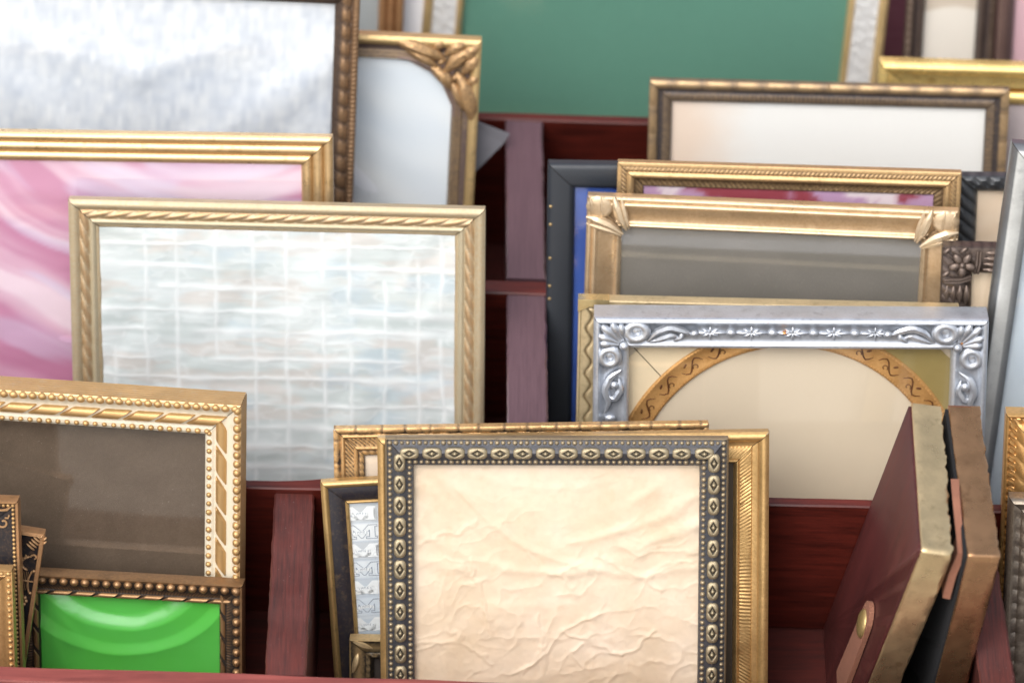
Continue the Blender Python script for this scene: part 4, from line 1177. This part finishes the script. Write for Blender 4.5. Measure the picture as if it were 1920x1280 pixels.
# --- black leaf frame with peach paper
fr = Frame('picture_frame', 'black leaf-moulded frame with peach paper, half hidden between gold and silver frames', (1799, 321), (2030, 325), 0.2080)
BK2 = gilt('black_leaf', L3(96, 100, 104), L3(50, 52, 56), 0.7, 0.2, 0.34, 0.42, 0.3)
prof = [(0, 0), (0, 22), (2, 26), (8, 28), (16, 27), (24, 23), (30, 18), (34, 12), (35, 5)]
fr.moulding(prof, BK2, relief=lambda u, t: 5 * band(u, 3, 30, 2) * (lobes(t + u * 0.9, 26, 0.8) - .6), tone=lambda u, t: 0.15 + 0.6 * lobes(t + u * 0.9, 26, 2), dt=2.2)
fr.picture(PAPER, 4, None, lambda X, Y: blend((232, 206, 180), (242, 224, 204), fbm(X / 60 + Y / 40, Y / 60, 3)), 12); fr.glass(6); fr.backing()

# --- silver-white tilted frame at the right edge
fr = Frame('picture_frame', 'tilted plain silver-white frame with pale blue paper at the right edge', (1896, 260), (2190, 287), 0.1520, yaw=0.0)
SW = gilt('white_silver', L3(206, 208, 204), L3(140, 142, 144), 0.55, 0.8, 0.4, 0.35, 0.15)
prof = [(0, 0), (0, 20), (2, 26), (10, 34), (13, 36), (20, 37), (34, 36), (37, 34), (48, 24), (50, 22), (51, 8)]
fr.moulding(prof, SW, tone=lambda u, t: 0.9 * band(u, 11, 37, 1) + 0 * t, dt=10, relief=lambda u, t: 0 * t)
fr.picture(PAPER, 6, None, lambda X, Y: blend((186, 198, 210), (206, 214, 222), fbm(X / 60, Y / 90, 3)), 20); fr.glass(10); fr.backing()

# ================================================================== THIRD ROW, right
fr = Frame('picture_frame', 'bronze frame with notched gilt rim and ribbed inner band around blank white paper', (1218, 145), (1893, 162), 0.2880, yaw=0.7, ds=0.6)
B7 = gilt('notched_bronze', L3(196, 160, 108), L3(72, 66, 66), 0.85, 0.3, 0.38, 0.5, 0.4)
prof = [(0, 0), (0, 26)] + arc(0, 22, 28, 28, 6, 8) + [(23, 24), (25, 20), (32, 19), (34, 21), (37, 24), (46, 23), (54, 20), (57, 16), (58, 6)]
prof = [(u_ * 0.75, d_) for u_, d_ in prof]
fr.moulding(prof, B7, relief=lambda u, t: (lambda u: 4 * band(u, 2, 22, 1) * (lobes(t, 57, 0.25) - 0.9) + 2 * band(u, 36, 56, 1) * (lobes(t, 8, 1) - .5))(u / 0.75), tone=lambda u, t: (lambda u: band(u, 0, 22, .7) * (0.35 + 0.6 * lobes(t + 11, 57, 0.6)) + 0.45 * band(u, 36, 56, 1) * lobes(t, 8, 1))(u / 0.75), dt=2)
fr.picture(PAPER, 4, None, lambda X, Y: blend((234, 214, 198), (238, 236, 234), sstep(50, 200, X + 60 * fbm(X / 60, Y / 60, 4))), 8, 'blank_paper'); fr.glass(8); fr.backing()

fr = Frame('picture_frame', 'shiny bright yellow-gold frame with mauve paper, top right behind the white paper', (1648, 106), (2150, 122), 0.3070, yaw=0.8)
Y7 = gilt('polished_yellow_gold', L3(246, 208, 110), L3(160, 110, 40), 0.7, 0.6, 0.2, 0.4, 0.12)
prof = [(0, 0), (0, 24)] + arc(0, 24, 26, 24, 9, 9) + [(u, 24 - 10 * math.sin(math.pi * (u - 24) / 52)) for u in np.linspace(26, 50, 8)] + [(52, 10), (58, 8)] + arc(59, 84, 10, 9, 7, 8) + [(86, 4)]
fr.moulding(prof, Y7, tone=lambda u, t: 0.97 - 0.9 * band(u, 51, 59, 1) + 0 * t, relief=lambda u, t: 0 * t, dt=20)
fr.picture(PAPER, 3, None, flat((202, 188, 190)), 40); fr.glass(5); fr.backing()

# ================================================================== BACK ROW
fr = Frame('picture_frame', 'large tilted white-grey frame with gold edges around plain green panel', (820, -300), (1692, -228), 0.4080, yaw=0.0)
WG = gilt('white_textured_gilt', L3(214, 180, 112), L3(196, 196, 194), 0.85, 0.15, 0.36, 0.6, 0.1)
prof = [(0, 0), (0, 22)] + arc(0, 17, 24, 22, 6, 7) + [(19, 18)] + [(u, 18) for u in np.linspace(21, 62, 18)] + arc(63, 74, 18, 17, 5, 6) + [(76, 6)]
fr.moulding(prof, WG, relief=lambda u, t: 3.2 * band(u, 20, 62, 2) * (vnoise(t / 6 + u / 9, u / 5, 4) - .5), tone=lambda u, t: 1.0 - band(u, 18, 62.5, .7) + 0 * t, dt=4)
fr.picture(paint('green_felt', L3(88, 134, 117), 0.85, 0.0, 0.13, 14, 0.5), 4, None, None, 200, 'green_panel'); fr.glass(8); fr.backing()

fr = Frame('picture_frame', 'brown-gold striped frame with grey glass, top edge behind the egg-and-bead frame', (500, -170), (763, -160), 0.3950, yaw=0.0)
BS = gilt('brown_stripe', L3(196, 142, 84), L3(112, 76, 46), 0.8, 0.4, 0.36, 0.45, 0.2)
prof = [(0, 0), (0, 22)] + arc(0, 14, 24, 24, 6, 6) + [(16, 19)] + arc(17, 30, 20, 19, 6, 6) + [(32, 16)] + arc(33, 46, 16, 15, 5, 6) + [(48, 6)]
fr.moulding(prof, BS, tone=lambda u, t: 0.9 - 0.8 * (np.exp(-((u - 16) / 2) ** 2) + np.exp(-((u - 32) / 2) ** 2)) + 0 * t, relief=lambda u, t: 0 * t, dt=20)
fr.picture(PAPER, 3, None, flat((168, 172, 174)), 40); fr.glass(5); fr.backing()

fr = Frame('picture_frame', 'plain white painted frame, thin strip between striped and green-panel frames', (560, -230), (806, -222), 0.4080, yaw=0.0, H=None)
fr.moulding([(0, 0), (0, 14), (3, 18), (50, 18), (54, 14), (55, 6)], paint('white_paint', L3(232, 232, 234), 0.45))
fr.picture(PAPER, 3, None, flat((220, 220, 222)), 60); fr.backing()

fr = Frame('picture_frame', 'dark bronze frame with beige paper and torn white sheet, top right corner', (1712, -210), (1882, -205), 0.4080, yaw=0.0)
fr.moulding([(0, 0), (0, 22), (2, 26), (10, 28), (15, 24), (20, 20), (26, 24), (32, 21), (35, 14), (36, 5)], gilt('old_bronze', L3(132, 108, 86), L3(64, 54, 52), 0.8, 0.3, 0.4, 0.5, 0.4), tone=lambda u, t: 0.6 * band(u, 0, 14, 2) + 0.3 * band(u, 22, 33, 2) + 0 * t, relief=lambda u, t: 2 * band(u, 2, 14, 2) * (lobes(t, 16, 1) - .5), dt=3)
fr.picture(PAPER, 3, None, lambda X, Y: blend((206, 192, 176), (232, 224, 214), sstep(-2, 2, Y - (205 - 10 * np.sin((X - 10) / 32)))), 4, 'torn_paper'); fr.glass(6); fr.backing()

fr = Frame('picture_frame', 'brown frame with pink paper, only its left edge in the top right corner', (1880, -150), (2130, -146), 0.3960, yaw=0.0)
fr.moulding([(0, 0), (0, 22), (4, 28), (14, 26), (20, 20), (26, 20), (30, 14), (31, 5)], gilt('umber_gilt', L3(140, 106, 92), L3(84, 66, 64), 0.7, 0.3, 0.42, 0.5, 0.3), tone=lambda u, t: 0.6 * (u < 15) + 0 * t, dt=10, relief=lambda u, t: 0 * t)
fr.picture(PAPER, 3, None, flat((214, 176, 184)), 40); fr.glass(6); fr.backing()

# ================================================================== FRONT ROW, right
fr = Frame('picture_frame', 'orange-gold carved frame with dentils and leaf, at right edge beyond the divider', (1884, 762), (2120, 766), 0.0780)
OG2 = gilt('orange_gold', L3(228, 172, 84), L3(110, 74, 40), 0.92, 0.5, 0.26, 0.45, 0.4)
prof = [(0, 0), (0, 30), (1, 36), (4, 39), (6, 38), (8, 34), (10, 33), (20, 33), (22, 36), (30, 40), (44, 42), (54, 38), (58, 30), (60, 20), (60, 8)]
fr.moulding(prof, OG2, relief=lambda u, t: 5 * band(u, 8, 20, .8) * (lobes(t, 17, 1) > 0.6) + 3 * band(u, 24, 54, 2) * (lobes(t + u, 34, 0.8) - .6), tone=lambda u, t: 0.95 - 0.6 * band(u, 8, 20, .8) * (lobes(t, 17, 1) < 0.6) - 0.2 * band(u, 24, 54, 2) * (1 - lobes(t + u, 34, 1)), dt=1.6)
fr.picture(PAPER, 4, None, flat((150, 130, 110)), 60); fr.backing()
fr = Frame('picture_frame', 'tarnished silver frame with tiny raised leaves, low at right edge', (1890, 921), (2090, 925), 0.0580)
TS = gilt('tarnished_silver', L3(176, 160, 138), L3(86, 76, 70), 0.9, 0.6, 0.3, 0.42, 0.5)
prof = [(0, 0), (0, 18), (2, 28), (6, 34), (10, 36), (13, 33), (16, 30), (24, 28), (27, 31), (34, 33), (44, 32), (50, 26), (52, 10)]
fr.moulding(prof, TS, relief=lambda u, t: 4 * band(u, 14, 28, 2) * (lobes(t, 30, 0.7) - .5) + 2 * band(u, 28, 46, 2) * (lobes(t, 46, 0.4) - .8), tone=lambda u, t: 0.45 + 0.4 * band(u, 1, 13, 2) + 0.3 * band(u, 28, 46, 2) * lobes(t, 46, 0.5) + 0 * t, dt=2)
fr.picture(PAPER, 4, None, flat((110, 96, 84)), 60); fr.backing()

# --- two small frames standing sideways and leaning together
def slab(name, label, B, A, Cdn, right_px, sB, face, edge, ragged, dark):
    """A far top corner, B near top corner, Cdn a photo point further down the near edge (all on the left face)"""
    PB = hit(B[0], B[1], tray(0, sB, 0), SD)
    hB = PB.dot(NT)
    PA = hit(A[0], A[1], tray(0, 0, hB), NT)
    PC = hit(Cdn[0], Cdn[1], tray(0, sB, 0), SD)
    v = (PA - PB); lv = v.length; v.normalize()
    h = (PC - PB).normalized(); h = (h - v * h.dot(v)).normalized()
    n = h.cross(v); n = n if n.x > 0 else -n
    hl = (PB - tray(0, 0, FLOOR + 0.002)).dot(NT) / -h.dot(NT)
    th = right_px * 0.000235
    root = bpy.data.objects.new(name, None); COL.objects.link(root)
    M = Matrix.Identity(4); org = PB + h * hl
    up_ = -h
    for i, ax in enumerate((n, v, up_)):
        for q in range(3): M[q][i] = ax[q]
    for q in range(3): M[q][3] = org[q]
    root.matrix_world = M; root['label'] = label; root['category'] = 'picture frame'
    # local: x to the right through the thickness, y away, z up. rounded ragged block as a grid skin
    def blk(nm, x0, x1, y0, y1, z0, z1, mat, rag=0.0, seg=44):
        rr = 0.0009; vs = []; fs = []
        # perimeter loop in y-z, swept across x
        loop = []
        def side(p, q, nn):
            for i in range(nn): t = i / nn; loop.append((p[0] + (q[0] - p[0]) * t, p[1] + (q[1] - p[1]) * t))
        c = rr
        pts = [(y0, z0 + c), (y0, z1 - c), (y0 + c, z1), (y1 - c, z1), (y1, z1 - c), (y1, z0 + c), (y1 - c, z0), (y0 + c, z0)]
        for i in range(8): side(pts[i], pts[(i + 1) % 8], seg if i in (0, 2) else (2 if i % 2 else 6))
        xs = [x0, x0 + rr * 0.6] + list(np.linspace(x0, x1, 5)[1:-1]) + [x1 - rr * 0.6, x1]
        N = len(loop); cy, cz = (y0 + y1) / 2, (z0 + z1) / 2
        for xi, x in enumerate(xs):
            end = xi in (0, len(xs) - 1)
            for (a, b) in loop:
                k_ = rr * 0.6 if end else 0
                da = np.sign(cy - a) * k_ if abs(a - y0) < 1e-4 or abs(a - y1) < 1e-4 else 0
                db = np.sign(cz - b) * k_ if abs(b - z0) < 1e-4 or abs(b - z1) < 1e-4 else 0
                j = rag * (vnoise(np.array([a * 420.0]), np.array([b * 420.0]), 3)[0] - 0.5 + 0.4 * (random.random() - 0.5)) * (1.7 if x > (x0 + x1) / 2 + (x1 - x0) * .3 else 0.5)
                vs.append((x + (j if x > (x0 + x1) / 2 else 0), a + da + j * .4, b + db + j * .4))
        for xi in range(len(xs) - 1):
            for i in range(N): fs.append((xi * N + i, xi * N + (i + 1) % N, (xi + 1) * N + (i + 1) % N, (xi + 1) * N + i))
        fs.append(tuple(range(N))[::-1]); fs.append(tuple((len(xs) - 1) * N + i for i in range(N)))
        return obj(nm, mesh(nm, vs, fs, mat, 45), root)
    blk('rim', 0.0004, th, 0, lv, 0, hl, edge, ragged)
    blk('back_panel', -0.0008, 0.0010, 0.0012, lv - 0.0012, 0.0012, hl - 0.0012, face, 0)
    if dark: blk('picture_side', th - 0.0006, th + 0.0006, 0.003, lv - 0.003, 0.003, hl - 0.003, dark, 0)
    return root, th, lv, hl
RUSSET = wood('russet_leather', L3(50, 22, 22), L3(84, 38, 36), 'z', 0.42, 0.08)
E1 = gilt('crackled_gold_foil', L3(234, 204, 146), L3(142, 114, 78), 1.25, 0.6, 0.26, 0.5, 0.16, tone=1.0, rough_bump=0.3)
E2 = gilt('rubbed_bronze_foil', L3(182, 134, 86), L3(116, 80, 52), 1.2, 0.6, 0.22, 0.36, 0.14, tone=0.92, rough_bump=0.08)
BLKF = paint('black_flock', L3(24, 25, 28), 0.9)
r1, th, lv, hl = slab('picture_frame', 'small russet-backed frame with crackled gold rim, standing sideways with snap tab', (1727, 1032), (1708, 752), (1628, 1280), 60, 0.018, RUSSET, E1, 0.0009, BLKF)
TAN = paint('raw_tan_leather', L3(138, 92, 72), 0.85, 0, 0.35, 120, 0.8)
# leather snap tab on the back
loop = [];
yc, zc = 0.027, hl - 0.082
for i in range(9):
    a = math.pi * i / 8; loop.append((yc + 0.0075 * math.cos(a), zc + 0.0085 * math.sin(a)))
loop += [(yc - 0.0100, zc - 0.052), (yc + 0.0100, zc - 0.052)]
N = len(loop); v = [(-0.0034, a, b) for a, b in loop] + [(-0.0012, a, b) for a, b in loop]
f = [tuple(range(N)), tuple(range(N, 2 * N))[::-1]] + [(i, i + N, (i + 1) % N + N, (i + 1) % N) for i in range(N)]
tab = obj('snap_tab', mesh('snap_tab', v, f, TAN, 0), r1)
sn = dome(nu=20, nv=7, name='snap_button', mat=gilt('snap_brass', L3(206, 174, 100), L3(90, 70, 40), 0.95, 0.8, 0.22, 0.3, 0.2, tone=0.9))
o = obj('snap_button', sn, tab); o.matrix_local = Matrix.Translation((-0.0034, yc, zc - 0.004)) @ Matrix.Rotation(-math.pi / 2, 4, 'Z') @ Matrix.Diagonal((0.0066, 0.0024, 0.0072, 1))
r2, th2, lv2, hl2 = slab('picture_frame', 'small bronze-rimmed frame with black flocked back, standing sideways at right of its twin', (1814, 1042), (1776, 757), (1752, 1280), 62, 0.018, BLKF, E2, 0.0005, None)
# folded leather strap caught between the two
PS = [hit(x, y, tray(0, s_, 0), SD) for (x, y, s_) in ((1792, 930, 0.050), (1803, 1036, 0.024), (1786, 1075, 0.021), (1774, 1120, 0.020))]
v = []; f = []
for p in PS:
    for (dx, ds) in ((-0.0016, 0.0), (0.0016, -0.001), (0.0020, 0.010), (-0.0016, 0.010)): v.append(p + Vector((dx, 0, 0)) + SD * ds)
for i in range(len(PS) - 1):
    for q in range(4): f.append((i * 4 + q, i * 4 + (q + 1) % 4, (i + 1) * 4 + (q + 1) % 4, (i + 1) * 4 + q))
f.append((0, 1, 2, 3)); f.append(tuple((len(PS) - 1) * 4 + q for q in (3, 2, 1, 0)))
obj('leather_strap', mesh('leather_strap', v, f, TAN, 30), None, label='folded raw tan leather strap caught between the two sideways frames', category='strap')
